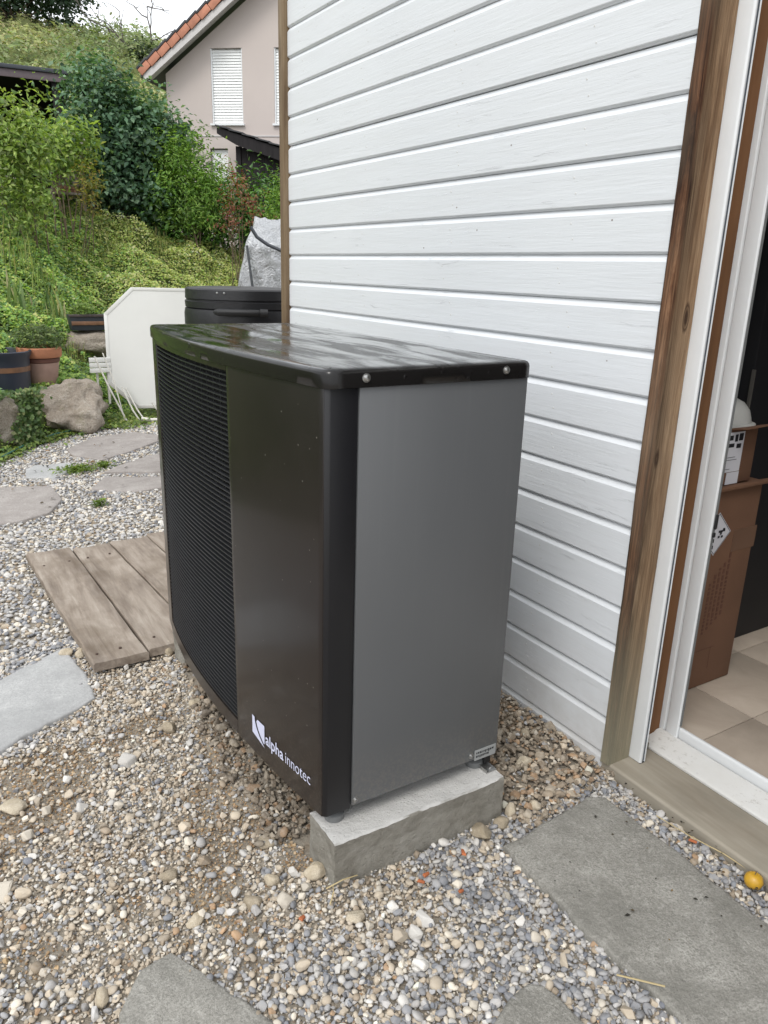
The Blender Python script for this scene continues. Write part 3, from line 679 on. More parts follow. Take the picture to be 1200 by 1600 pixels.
# logo emblem
def onbow(u,z,y0=1.766,lift=.0012): y=y0-u; return (bow(y)-lift,y,z)
EX=1.766
def emblem(pts,nm):
    c=(sum(p[0] for p in pts)/len(pts),sum(p[1] for p in pts)/len(pts)); V=[onbow(*p) for p in pts]
    return MB().add(V,[tuple(range(len(V)))])
W_=.070; z0,z1=.238,.306
cur=[(0.016+.050*t**2.0 +.004*t, z1-(z1-z0+.004)*t) for t in arc(0,1,12)]
left=[(0,z1)]+[(max(.001,p[0]-.000),p[1]) for p in cur]+[(0.0,z0+.012)]
lg=put('logo_emblem',emblem([(0,z1),(.014,z1-.001)]+[(.014+.056*t**2,z1-.072*t) for t in arc(.1,1,12)]+[(0,z0+.012)],'l').mesh('logo_emblem',LOGOW),hp)
put('logo_emblem_field',emblem([(.032,z1-.002),(W_,z1-.002),(W_,z0+.010)]+[(.024+.050*t**2.1,z1-.066*t) for t in arc(.92,.15,12)],'r').mesh('logo_emblem_field',LOGOW),lg)
def lettering(txt,size,offset,ustart,zbase,name,ulen=None):
    cu=bpy.data.curves.new(name,'FONT'); cu.body=txt; cu.size=size; cu.offset=offset; cu.resolution_u=3
    to=bpy.data.objects.new(name,cu); me=bpy.data.meshes.new_from_object(to); bpy.data.objects.remove(to)
    xs_=[v.co.x for v in me.vertices]; k=(ulen/(max(xs_)-min(xs_))) if ulen else 1; m0=min(xs_)
    for v in me.vertices:
        v.co=Vector(onbow(ustart+(v.co.x-m0)*k,zbase+v.co.y,EX,.0013))
    me.materials.clear(); me.materials.append(LOGOW); return me
put('lettering',lettering('alpha',.050,.0008,.076,.252,'lettering',.094),hp)
put('lettering',lettering('innotec',.050,-.0002,.180,.252,'lettering',.116),hp)
# feet
for x in (.787,1.245):
    for y in (1.455,2.66):
        mb=MB(); mb.lathe([(0,.1405),(.024,.1405),(.026,.145),(.026,.160),(.021,.164),(.012,.166),(.012,.19)],(x,y,0),22)
        put('foot',mb.mesh('foot',FOOTG,smooth=True,autos=40),hp)
mb=MB(); mb.box(1.262,1.287,1.43,1.47,.150,.182); put('bracket_pad',mb.mesh('bracket_pad',RUBBER,bevel=.003),hp)
mb=MB(); mb.box(1.246,1.284,1.398,1.44,.1455,.1475); mb.box(1.246,1.2485,1.398,1.44,.1475,.155); mb.lathe([(0,0),(.006,0),(.006,.004),(0,.004)],(1.272,1.412,.1475),8)
put('bracket',mb.mesh('bracket',STEEL,bevel=.0006),hp)

# ------------------------------------------------------------------ white building
WX,PY,WY,BZ,BP=1.690,1.370,3.655,1.5696,.12374
wb=thing('white_building','white clapboard building with weathered brown door post and open door','building',(1.69,2.5,0))
prof=[(0.0,.0055),(.0008,.0035),(.0060,-.0012),(.0085,-.0022),(.020,-.0022),(.020,BP-.0034),(.0120,BP-.0034),(.0112,BP-.0058),(.0090,BP-.0085),(.0012,BP-.0195),(0,BP-.0215)]
def boardmesh(y0,y1,nm='board'):
    me=MB().prism([(WX+p[0],p[1]) for p in prof],'y',y0,y1).mesh(nm,WHITE)
    me.transform(Matrix.Translation((-wb.location.x,-wb.location.y,0))); return me
bmL=boardmesh(PY-.002,WY)
nm_=MB()
for y in (1.72,2.31,2.93,3.50):
    nm_.lathe([(0,.0009),(.0028,.0006),(.0034,-.0004)],(WX,y,.040),8,Matrix.Rotation(R(-90),4,'Y')); nm_.lathe([(0,.0009),(.0028,.0006),(.0034,-.0004)],(WX,y+.012,.082),8,Matrix.Rotation(R(-90),4,'Y'))
nm_=nm_.mesh('nail_heads',plain('painted_nail_head',(.60,.60,.59),.5)); nm_.transform(Matrix.Translation((-WX,-2.5,0)))

for k in range(-12,12):
    b_=put('board',bmL,wb,loc=(random.uniform(-.0010,.0010),0,BZ+BP*k-.0045+random.uniform(-.0012,.0012))); tag(put('nail_heads',nm_,b_,loc=(0,random.uniform(-.03,.03),0)),kind='stuff')
mb=MB(); mb.prism([(WX+.001,-.05),(WX+.001,BZ-BP*12-.025),(WX+.009,BZ-BP*12-.008),(WX+.020,BZ-BP*12-.008),(WX+.020,-.05)],'y',PY,WY)
put('base_board',mb.mesh('base_board',WHITE),wb)
# corner board (far end)
mb=MB(); mb.box(WX-.020,WX+.016,WY+.0015,WY+.060,-.02,2.98); put('corner_board',mb.mesh('corner_board',TRIMW,bevel=.003),wb)
# structural walls behind the cladding
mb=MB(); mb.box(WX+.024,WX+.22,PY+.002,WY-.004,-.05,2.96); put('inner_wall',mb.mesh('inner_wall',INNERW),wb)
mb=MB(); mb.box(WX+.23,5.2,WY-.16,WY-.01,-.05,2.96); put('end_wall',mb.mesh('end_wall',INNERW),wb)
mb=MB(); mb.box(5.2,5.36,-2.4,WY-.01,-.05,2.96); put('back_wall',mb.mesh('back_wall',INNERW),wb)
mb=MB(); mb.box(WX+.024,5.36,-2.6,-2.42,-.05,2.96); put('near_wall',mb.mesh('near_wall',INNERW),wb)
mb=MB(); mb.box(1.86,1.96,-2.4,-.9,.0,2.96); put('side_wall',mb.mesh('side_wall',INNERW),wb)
mb=MB(); mb.box(1.87,2.1,-.9,PY-.03,2.35,2.96); put('door_head',mb.mesh('door_head',PVC),wb)
mb=MB(); mb.box(WX-.0,5.4,-2.6,WY+.05,2.97,3.1); put('roof',mb.mesh('roof',SLATEB),wb)  # roof slab above the view, added to keep the room dark
bmR=boardmesh(-2.4,-.95)
for k in range(-12,12): put('board',bmR,wb,loc=(0,0,BZ+BP*k-.0045))
# weathered door post: front (wane) face and reveal face, uneven surface
def rough_post(x0,x1,y0,y1,z0,z1,mats,amp,nm,parent):
    nzv=90; V=[];F=[];MI=[]
    xs_=arc(x0,x1,6); ys_=arc(y0,y1,4)
    ring=[(x0,y) for y in ys_[::-1]][:-1]+[(x,y0) for x in xs_][:-1]+[(x1,y) for y in ys_][:-1]+[(x,y1) for x in xs_[::-1]][:-1]
    n=len(ring)
    for a in range(nzv+1):
        z=z0+(z1-z0)*a/nzv
        for (x,y) in ring:
            q1=nz(x*3,y*3,z,2.6); q2=nz(x*5,y*5,z+9,9)
            ex=max(0,1-(x-x0)/.02)*max(0,1-(y-y0)/.02)   # waney outer edge
            dx=(amp*q1+amp*.6*q2) if x<=x0+1e-6 else 0
            wane=ex*amp*2.2*max(0,nz(0,3,z,3.1)+.15)
            V.append((x+max(-.002,dx)+wane,y+wane*.9+( amp*.25*q2 if y<=y0+1e-6 else 0),z))
    for a in range(nzv):
        for i in range(n):
            F.append((a*n+i,a*n+(i+1)%n,(a+1)*n+(i+1)%n,(a+1)*n+i)); MI.append(0 if i<5 else 1)
    F+= [tuple(range(n)),tuple(range(nzv*n,(nzv+1)*n))]; MI+=[1,1]
    mb=MB(); mb.add(V,F); mb.mi=MI
    return put(nm,mb.mesh(nm,mats,smooth=True,autos=45),parent)
rough_post(WX-.004,1.782,1.337,1.3675,.052,2.97,[WANE,POSTWOOD],.0035,'door_post',wb)
rough_post(WX-.004,1.808,-.95,-.915,.052,2.97,[WANE,POSTWOOD],.0035,'door_post',wb)
# shutter guide rail
mb=MB(); mb.prism([(1.7835,1.3685),(1.7835,1.297),(1.7870,1.2925),(1.7935,1.2925),(1.7935,1.330),(1.8035,1.330),(1.8035,1.2925),(1.8065,1.2925),(1.8065,1.3685)],'z',.054,2.96)
gr=put('shutter_rail',mb.mesh('shutter_rail',PVC,bevel=.0015),wb)
mb=MB(); mb.box(1.7937,1.8033,1.2955,1.329,.056,2.95); put('rail_slot',mb.mesh('rail_slot',SLOT),gr)
mb=MB(); mb.box(1.785,1.8055,1.2935,1.33,.0475,.0535); put('rail_end',mb.mesh('rail_end',RUBBER),gr)
# jamb
mb=MB(); mb.box(1.808,1.961,1.369,1.40,.0535,2.96); put('door_jamb',mb.mesh('door_jamb',JAMB,bevel=.003),wb)
# door frame with stepped profile
mb=MB(); mb.prism([(1.964,1.405),(1.964,1.356),(1.968,1.353),(1.972,1.351),(1.968,1.348),(1.962,1.344),(1.960,1.304),(1.964,1.301),(1.974,1.300),(1.977,1.304),(1.977,1.405)],'z',.075,2.40)
df=put('door_frame',mb.mesh('door_frame',PVC,bevel=.0012),wb)
mb=MB(); mb.box(1.9665,1.9695,1.2982,1.3012,.125,2.38); mb.box(1.9725,1.9748,1.2982,1.3012,.125,2.38); put('frame_seal',mb.mesh('frame_seal',FOOTG),df)
mb=MB(); mb.box(1.966,1.976,1.2915,1.2995,.80,.845); mb.box(1.962,1.972,1.290,1.2975,.775,.79); put('lock_plate',mb.mesh('lock_plate',RUBBER,bevel=.003),df)
mb=MB(); mb.prism([(1.966,.080),(1.966,.114),(1.970,.120),(1.977,.120),(1.981,.116),(1.981,.078)],'y',-.9,1.299); put('threshold_rail',mb.mesh('threshold_rail',PVC,bevel=.0015),wb)
# white plastic outer sill
mb=MB(); mb.prism([(1.872,.0535),(1.872,.062),(1.880,.068),(1.935,.078),(1.945,.084),(1.964,.085),(1.964,.05)],'y',-.9,1.3685); put('white_sill',mb.mesh('white_sill',SILLP,bevel=.0015),wb)
# timber sill
mb=MB(); mb.prism([(1.700,.0),(1.697,.047),(1.703,.0525),(1.875,.0520),(1.980,.050),(1.980,.0)],'y',-.93,1.372)
me=mb.mesh('timber_sill',SILLW,bevel=.003); put('timber_sill',me,wb)
mb=MB(); mb.box(1.862,1.872,1.333,1.3685,.0525,.078); put('sill_end_cap',mb.mesh('sill_end_cap',plain('mossy_dirt',(.12,.11,.08),.9,0,.4,60,.6,100),bevel=.004),wb)
# interior floor
fl=put('floor',MB().box(1.9815,5.2,-2.4,WY-.16,-.04,.0765).mesh('floor',GROUT)); tag(fl,kind='structure')
TS=.3967
tm=MB().box(.0018,TS-.0018,.0015,.3265-.0015,-.004,.0035).mesh('tile',FTILE,bevel=.0012); 
for i in range(-1,7):
    for j in range(-10,6):
        x=2.300+i*TS; y=1.254+j*.3265
        if y+.3265>WY-.17 or x+TS>5.2 or y<-1.5: continue
        if i==-1:
            m2=MB().box(1.9835,2.300-.0018,y+.0015,y+.325,.0765-.004,.080).mesh('tile',FTILE,bevel=.0012); put('tile',m2,fl)
        else: put('tile',tm,fl,loc=(x,y,.0765))

# ------------------------------------------------------------------ things in the room
cb=thing('carton','tall brown cardboard carton with black and white diamond sticker inside the door','box',(2.28,1.7,.08))
me=MB().box(2.06,2.482,1.480,1.93,.082,.845).mesh('carton_body',CARD,bevel=.006)
for v in me.vertices:
    if v.co.x>2.4: v.co.x+=.012*nz(0,v.co.y,v.co.z,5)
put('carton_body',me,cb)
mb=MB(); mb.box(2.36,2.492,1.4785,1.4797,.60,.68); put('tape',mb.mesh('tape',CARDT),cb)
mb=MB(); mb.box(2.06,2.505,1.46,1.484,.838,.850); put('flap',mb.mesh('flap',CARD,bevel=.002),cb)
# diamond sticker
dc=(2.262,.681); dr=.078
mb=MB(); mb.add([(dc[0]-dr,1.4782,dc[1]),(dc[0],1.4782,dc[1]+dr),(dc[0]+dr,1.4782,dc[1]),(dc[0],1.4782,dc[1]-dr)],[(0,1,2,3)])
st_=put('diamond_sticker',mb.mesh('diamond_sticker',PAPERW),cb)
mb=MB()
def line2(a,b,t=.0022):
    a=Vector(a);b=Vector(b);d=(b-a).normalized(); n_=Vector((-d.y,d.x))*t/2
    q=[a+n_,b+n_,b-n_,a-n_]; mb.add([(p.x,1.4772,p.y) for p in q],[(0,1,2,3)])
k=dr*.93
for a,b in (((-k,0),(0,k)),((0,k),(k,0)),((k,0),(0,-k)),((0,-k),(-k,0))): line2((dc[0]+a[0],dc[1]+a[1]),(dc[0]+b[0],dc[1]+b[1]))
for i in range(5):
    zz=dc[1]+.055-i*.0235; mb.box(dc[0]-.032,dc[0]-.010,1.4770,1.4776,zz-.013,zz)
for i in range(8): 
    a_=random.uniform(.006,.034); b_=random.uniform(-.018,.016); mb.box(dc[0]+a_,dc[0]+a_+.010,1.4768,1.4774,dc[1]+b_,dc[1]+b_+.008)
put('sticker_print',mb.mesh('sticker_print',INK),st_)
mb=MB()
for q in range(5):
    x=2.27+q*.022; z=.30+.015*q
    while z<.50+.02*q: l=random.uniform(.006,.02); mb.box(x,x+.011,1.4784,1.4792,z,z+l); z+=l+.006
for zz in (.235,): mb.box(2.22,2.36,1.4784,1.4790,zz,zz+.0015)
mb.box(2.34,2.3415,1.4784,1.4790,.15,.235)
put('carton_print',mb.mesh('carton_print',INKR),cb)
c2=thing('carton','smaller brown carton with white shipping label stacked on the tall carton','box',(2.2,1.7,.85))
put('carton_body',MB().box(1.98,2.412,1.487,1.86,.851,1.040).mesh('carton_body',CARD,bevel=.005),c2)
mb=MB(); mb.box(2.12,2.335,1.4845,1.4860,.895,1.030); lb_=put('shipping_label',mb.mesh('shipping_label',PAPERW),c2)
mb=MB()
for (xa,xb,za,zb) in ((2.235,2.275,1.004,1.020),(2.285,2.300,.998,1.022),(2.306,2.328,1.000,1.024),(2.232,2.285,.980,.993),(2.298,2.322,.975,.990),(2.24,2.30,.945,.9465),(2.235,2.31,.936,.9375),(2.25,2.28,.905,.9065)): mb.box(xa,xb,1.4836,1.4842,za,zb)
put('label_print',mb.mesh('label_print',INK),lb_)
mb=MB(); mb.box(2.27,2.335,1.4838,1.4856,.852,.893); put('tape',mb.mesh('tape',PAPERW),c2)
mb=MB(); mb.add([(2.25,1.487,1.041),(2.42,1.487,1.041),(2.45,1.44,1.052),(2.27,1.43,1.050),(2.25,1.487,1.044),(2.42,1.487,1.044),(2.45,1.44,1.055),(2.27,1.43,1.053)],[(0,1,2,3),(4,5,6,7),(0,1,5,4),(1,2,6,5),(2,3,7,6),(3,0,4,7)])
put('flap',mb.mesh('flap',CARD),c2)
cbd=thing('filler','black cupboard added to darken the floor to the right of the stacked cartons','filler',(2.95,1.9,.08))  # dark block added to cover the bright floor; its edge strip is a visible edge
put('filler_body',MB().box(2.60,3.6,1.66,2.25,.0802,1.9).mesh('filler_body',plain('near_black_filler',(.010,.010,.012),.55),bevel=.004),cbd)
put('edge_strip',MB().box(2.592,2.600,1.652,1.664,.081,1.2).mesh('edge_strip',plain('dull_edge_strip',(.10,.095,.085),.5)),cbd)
c3=thing('carton','dark carton standing upright behind the stacked cartons','box',(2.5,2.1,.08))
put('carton_body',MB().box(2.24,2.57,1.98,2.35,.082,1.24).mesh('carton_body',CARD,bevel=.006),c3)
mb=MB(); mb.box(2.245,2.565,1.9785,1.9797,1.10,1.15); put('tape',mb.mesh('tape',CARDT),c3)
mb=MB(); prof_=[(0,.078),(.03,.076),(.055,.064),(.075,.040),(.084,.012),(.086,.0),(.100,-.004),(.100,-.010),(.082,-.008),(.0,-.008)]
mb.lathe(prof_,(2.335,1.57,1.052),28); wc=put('foam_dome',mb.mesh('foam_dome',FOAMC,smooth=True)); tag(wc,'pale grey rounded dome lying on the small labelled carton','dome')

# ------------------------------------------------------------------ wooden boards on the gravel
pf=thing('board_platform','weathered wooden board platform lying on the gravel behind the heat pump','wooden boards',(.8,3.4,0))
xn=[.440,.652,.868,1.075,1.29]; xf=[.382,.604,.800,1.005,1.215]
for i in range(4):
    yn=2.722+.075*(xn[i]-.44)/.32*.6+random.uniform(-.006,.006); yf=4.035+random.uniform(-.02,.035)+i*.018
    g=.004; V=[];F=[]
    n1=26
    for a in range(n1+1):
        t=a/n1; y=yn+(yf-yn)*t
        xa=xn[i]+(xf[i]-xn[i])*t+g; xb=xn[i+1]+(xf[i+1]-xn[i+1])*t-g
        xa+=.003*nz(xa,y,i,6)+(.006*nz(xa,y,3,18) if i==0 else 0); xb+=.003*nz(xb,y,i,6)
        zc=.064+.003*nz(i*3,y,0,1.5)
        row=[(xa,zc-.036),(xa,zc-.007),(xa+.006,zc)]+[(xa+(xb-xa)*k_,zc-.0025*math.sin(k_*math.pi)+.0015*nz(xa+k_,y,0,12)) for k_ in (.2,.4,.6,.8)]+[(xb-.005,zc),(xb,zc-.006),(xb,zc-.036)]
        yy=y+ (.006*nz(0,i,a,30) if a in (0,n1) else 0)
        for k_,(x,z) in enumerate(row):
            V.append((x,yy+((.012*nz(x,i,0,14)) if a in(0,n1) else 0),z))
    m_=len(row)
    for a in range(n1):
        for k_ in range(m_): F.append((a*m_+k_,a*m_+(k_+1)%m_,(a+1)*m_+(k_+1)%m_,(a+1)*m_+k_))
    F+=[tuple(range(m_)),tuple(range(n1*m_,(n1+1)*m_))]
    put('plank',MB().add(V,F).mesh('plank',PLANKW,smooth=True,autos=40),pf)
for y in (2.95,3.78): put('batten',MB().box(.47,1.22,y-.04,y+.04,.002,.026).mesh('batten',PLANKW,bevel=.002),pf)
mb=MB()
for (x,y) in ((.47,2.80),(.56,2.81),(.70,2.84),(.80,2.86),(.44,3.85),(.56,3.86),(.65,3.87),(.76,3.88)): mb.lathe([(0,.0022),(.005,.0018),(.006,-.003)],(x,y,.0645),8)
tag(put('nail_heads',mb.mesh('nail_heads',plain('rusty_nail',(.06,.035,.025),.7)),pf),kind='stuff')

# ------------------------------------------------------------------ leaves
def leafmesh(C,Nr,size,tint,name,mat,asp=.5,fold=.25,tipdroop=0.,U=None,seed=0):
    r=np.random.default_rng(seed); C=np.asarray(C,float); n=len(C)
    Nr=np.asarray(Nr,float); Nr=Nr/(np.linalg.norm(Nr,axis=1)[:,None]+1e-9)
    if U is None: U=r.normal(size=(n,3))
    U=U-Nr*(U*Nr).sum(1)[:,None]; U/= (np.linalg.norm(U,axis=1)[:,None]+1e-9); W=np.cross(Nr,U)
    s=np.asarray(size)[:,None]*np.ones((n,1))
    A=C-U*s*.5; B=C+W*s*asp*.5+Nr*s*fold*.4+U*s*.03; D=C-W*s*asp*.5+Nr*s*fold*.4+U*s*.03; T=C+U*s*.5-Nr*s*tipdroop
    v=np.stack([A,B,T,D],1).reshape(-1,3); base=np.arange(n)*4
    f=np.concatenate([np.stack([base,base+1,base+2],1),np.stack([base,base+2,base+3],1)])
    me=bpy.data.meshes.new(name); me.vertices.add(len(v)); me.vertices.foreach_set('co',v.astype(np.float32).ravel())
    me.loops.add(len(f)*3); me.loops.foreach_set('vertex_index',f.ravel()); me.polygons.add(len(f)); me.polygons.foreach_set('loop_start',np.arange(0,len(f)*3,3))
    me.update(calc_edges=True); me.materials.append(mat)
    a=me.color_attributes.new('tint','FLOAT_COLOR','POINT'); t=np.repeat(np.asarray(tint),4,axis=0); a.data.foreach_set('color',np.concatenate([t,np.ones((len(t),1))],1).astype(np.float32).ravel())
    return me
def mixcol(n,cols,wts,r,var=.18,field=None):
    cols=np.array(cols); wts=np.array(wts,float); c=cols[r.choice(len(cols),n,p=wts/wts.sum())]*(1+r.normal(0,var,(n,1)))
    if field is not None: c=c*(1+.35*field[:,None])
    return np.clip(c,.004,.6)
def field3(P,s,o=0): return np.array([mnoise.noise(Vector((p[0]*s,p[1]*s,p[2]*s+o))) for p in P])
def crown_pts(lobes,n,r,clump=40,shell=.55,tuft=.10):
    """leaf clumps spread through ellipsoid lobes: twig tips, each carrying a spray of leaves"""
    vol=np.array([l[3]*l[4]*l[5] for l in lobes])**.67; C=[];Nn=[]
    nt_=max(1,n//clump)
    for _ in range(nt_):
        l=lobes[r.choice(len(lobes),p=vol/vol.sum())]; d=r.normal(size=3); d/=np.linalg.norm(d); q=(shell+(1-shell)*r.uniform()**.6)*(1+.16*mnoise.noise(Vector(d*2.3)+Vector((l[0],l[1],l[2]))))
        c=np.array(l[:3])+d*q*np.array(l[3:6]); k=r.integers(clump//2,clump*3//2)
        pp=c+r.normal(0,tuft,(k,3))*(1,1,.8)+np.outer(r.uniform(0,1,k),d)*tuft*1.2; C.append(pp); Nn.append(np.tile(d*np.array([.6,.6,.6])+[0,0,.55],(k,1))+r.normal(0,.45,(k,3)))
    return np.concatenate(C),np.concatenate(Nn)
def shrub(name,label,cat,base,lobes,n,leaf,cols,wts,mat=LEAF,asp=.55,droop=.1,clump=30,shell=.5,tuft=.12,stems=6,seed=1,group=None,fold=.25,stemr=.02):
    r=np.random.default_rng(seed); t=thing(name,label,cat,base,group)
    P,N=crown_pts(lobes,n,r,clump,shell,tuft); fl_=field3(P,1.7,seed)
    gz=H(P[:,0],P[:,1]); k=P[:,2]>gz+.02; P,N,fl_=P[k],N[k],fl_[k]
    me=leafmesh(P,N,leaf*np.exp(r.normal(0,.22,len(P))),mixcol(len(P),cols,wts,r,.16,fl_),'foliage',mat,asp,fold,droop,seed=seed)
    put('foliage',me,t); 
    mb=MB()
    for i in range(stems):
        l=lobes[i%len(lobes)]; tgt=Vector(l[:3])+Vector(r.normal(0,.25,3))*min(l[3:6]); b=Vector(base)+Vector((r.normal(0,.08),r.normal(0,.08),-.1))
        pts=[b.lerp(tgt,q)+Vector((nz(i,q*3,0,2),nz(i,q*3,5,2),0))*.12*math.sin(q*math.pi) for q in arc(0,1,6)]; mb.tube(pts,[stemr*(1-.75*q) for q in arc(0,1,6)],6)
        for j in range(4):
            p0_=pts[3+j%3]; e=p0_+Vector(r.normal(0,.5,3))*min(l[3:6])*.8; mb.tube([p0_,p0_.lerp(e,.5)+Vector((0,0,.04)),e],[stemr*.4,stemr*.25,stemr*.1],5)
    put('stem',mb.mesh('stem',STEM),t); return t
gh=lambda x,y: float(H(x,y))
# ground cover on the bank
r=np.random.default_rng(21)
def bank_cover():
    P=[]; n=95000
    x=r.uniform(-1.2,5.4,n*4); y=r.uniform(5.6,13.2,n*4); d=y-foot(x); k=(d>-.10)&(d<5.3)&~((d<.28)&(x<1.62)&(r.uniform(size=len(x))<.72))&~((x>1.40)&(x<1.86)&(y>8.42)&(y<8.70)&(r.uniform(size=len(x))<.92))
    dens=np.clip(1.2-.12*(y-7),.45,1); k&=r.uniform(size=len(x))<dens
    x,y,d=x[k],y[k],d[k]
    hum=nfield(np.stack([x,y],1),2.2,4); hm2=nfield(np.stack([x,y],1),6.5,7); h=np.clip(.10+.20*hum+.10*hm2,.02,.35)*ss((d+.05)/.6)*(1-.6*ss((d-4.2)/.8))+.01
    z=Hn(x,y)+h*np.sqrt(r.uniform(size=len(x)))+.01
    N=np.column_stack([-hum*.5+r.normal(0,.45,len(x)),-.45+r.normal(0,.45,len(x)),np.ones(len(x))])
    dry=ss((x-1.9-.0*y+nfield(np.stack([x,y],1),1.1,2)*1.3)/1.4)*.8
    g=mixcol(len(x),[[.17,.27,.065],[.26,.37,.085],[.10,.18,.06],[.36,.44,.12],[.11,.18,.08]],[4,4,3,1.6,2],r,.2)
    dd=mixcol(len(x),[[.36,.41,.13],[.45,.44,.17],[.25,.33,.09],[.50,.44,.22],[.28,.34,.12]],[4,3,3,1.2,2],r,.2)
    t=1.45*np.where((r.uniform(size=len(x))<dry)[:,None],dd,g)*(1+.55*hm2[:,None]+.35*hum[:,None]); t=np.clip(t,.01,.62)
    sz=np.where(dry>.4,.028,.036)*np.exp(r.normal(0,.3,len(x)))
    return leafmesh(np.column_stack([x,y,z]),N,sz,t,'ground_cover',LEAF,.7,.25,.1,seed=3)
o=put('ground_cover',bank_cover()); tag(o,'mixed ground cover plants growing over the garden bank','ground cover',kind='stuff')
# grass blades
def blades(x,y,h,cols,wts,name,wd=.006,lean=.35,z=None,seed=4,mat=LEAF):
    r_=np.random.default_rng(seed); n=len(x); z=Hn(x,y) if z is None else z
    a=r_.uniform(0,6.28,n); ln=r_.uniform(.1,lean,n); dx=np.cos(a)*ln*h; dy=np.sin(a)*ln*h
    wx=-np.sin(a)*wd; wy=np.cos(a)*wd
    B=np.stack([x,y,z],1); Mi=B+np.stack([dx*.35,dy*.35,h*.6],1); Tp=B+np.stack([dx,dy,h*(1-ln*.3)],1); Wd=np.stack([wx,wy,0*x],1)
    v=np.stack([B-Wd,B+Wd,Mi+Wd*.8,Mi-Wd*.8,Tp],1).reshape(-1,3); b=np.arange(n)*5
    f3=np.concatenate([np.stack([b,b+1,b+2],1),np.stack([b,b+2,b+3],1),np.stack([b+3,b+2,b+4],1)])
    me=bpy.data.meshes.new(name); me.vertices.add(len(v)); me.vertices.foreach_set('co',v.astype(np.float32).ravel()); me.loops.add(len(f3)*3); me.loops.foreach_set('vertex_index',f3.ravel())
    me.polygons.add(len(f3)); me.polygons.foreach_set('loop_start',np.arange(0,len(f3)*3,3)); me.update(calc_edges=True); me.materials.append(mat)
    c=mixcol(n,cols,wts,r_,.2); at=me.color_attributes.new('tint','FLOAT_COLOR','POINT'); at.data.foreach_set('color',np.concatenate([np.repeat(c,5,0),np.ones((n*5,1))],1).astype(np.float32).ravel())
    return me
GC=[[.17,.25,.06],[.28,.32,.10],[.45,.40,.20],[.12,.18,.05]]
x=r.uniform(-1.2,5.6,16000); y=r.uniform(7.5,13.4,16000); d=y-foot(x); k=(d>.6)&(nfield(np.stack([x,y],1),1.6,8)+.25*(d>3.5)+.15*ss((x-2)/1.5)>.08); x,y=x[k],y[k]
o=put('bank_grass',blades(x,y,r.uniform(.08,.26,len(x)),GC,[3,4,2.4,2],'bank_grass',.004)); tag(o,'thin seeding grass growing through the bank cover','grass',kind='stuff')
# far meadow on the hill
n=80000; x=r.uniform(-14,30,n); y=r.uniform(38,65,n); z=Hn(x,y); q=nfield(np.stack([x,y],1),.16,3)+.5*nfield(np.stack([x,y],1),.5,5)
t=np.where((q>.12)[:,None],mixcol(n,[[.17,.23,.09],[.24,.31,.12],[.30,.33,.18]],[2,3,2],r,.18),mixcol(n,[[.40,.43,.18],[.50,.46,.25],[.33,.39,.15],[.58,.50,.30]],[4,2,3,1.3],r,.15))
hh=np.where(q>.12,r.uniform(.1,1.2,n)*np.clip(q*3.5,.3,1),r.uniform(.02,.3,n))
o=put('hill_meadow',leafmesh(np.column_stack([x,y,z+hh]),np.column_stack([r.normal(0,.5,n),-.8+r.normal(0,.5,n),np.ones(n)]),.21*np.exp(r.normal(0,.4,n)),t,'hill_meadow',LEAF,.45,.2,.1,seed=8)); tag(o,'rough meadow with scrub covering the far hillside','meadow',kind='stuff')
# weeds and ivy along the foot of the bank
n=5200; x=r.uniform(-1.3,2.9,n); d=r.normal(-.10,.11,n)+.10*nfield(np.stack([x,x*0],1),2.5); y=foot(x)+d; k=(d>-.42)&(r.uniform(size=n)<.25+.75*(d>-.18)); x,y=x[k],y[k]
x2=r.uniform(1.45,2.7,3800); y2=foot(x2)-np.abs(r.normal(0,.28,3800)); k2=(y2>7.22+.12*np.sin(x2*9)); x=np.concatenate([x,x2[k2]]); y=np.concatenate([y,y2[k2]])
z=H(x,y)+np.abs(r.normal(0,.02,len(x)))+.015
o=put('creeping_weeds',leafmesh(np.column_stack([x,y,z]),np.column_stack([r.normal(0,.5,len(x)),-.2+r.normal(0,.5,len(x)),np.ones(len(x))]),.032*np.exp(r.normal(0,.3,len(x))),mixcol(len(x),[[.12,.19,.05],[.22,.30,.075],[.33,.35,.12]],[3,3,1],r),'creeping_weeds',LEAF,.7,seed=31)); tag(o,'low weeds creeping from the bank onto the gravel path','weeds',kind='stuff')
for (cx0,cy0,rad,nn,lb) in ((.98,5.88,.13,900,'bright green weed tuft growing between the flat slabs'),(1.17,5.93,.07,260,'small faint weed patch right of the bright green tuft'),(.93,4.93,.045,160,'tiny green weed alone in the pale gravel')):
    a=r.uniform(0,6.28,nn); q=np.abs(r.normal(0,.5,nn))*rad*np.array(1.0); x=cx0+np.cos(a)*q*1.5; y=cy0+np.sin(a)*q; z=H(x,y)+r.uniform(.008,.05,nn)
    o=put('weed_tuft',leafmesh(np.column_stack([x,y,z]),np.column_stack([r.normal(0,.6,nn),r.normal(0,.6,nn),np.ones(nn)]),.020*np.exp(r.normal(0,.3,nn)),mixcol(nn,[[.13,.21,.03],[.20,.27,.05],[.08,.13,.03]],[3,3,1],r),'weed_tuft',LEAF,.5,seed=int(nn))); tag(o,lb,'weed')

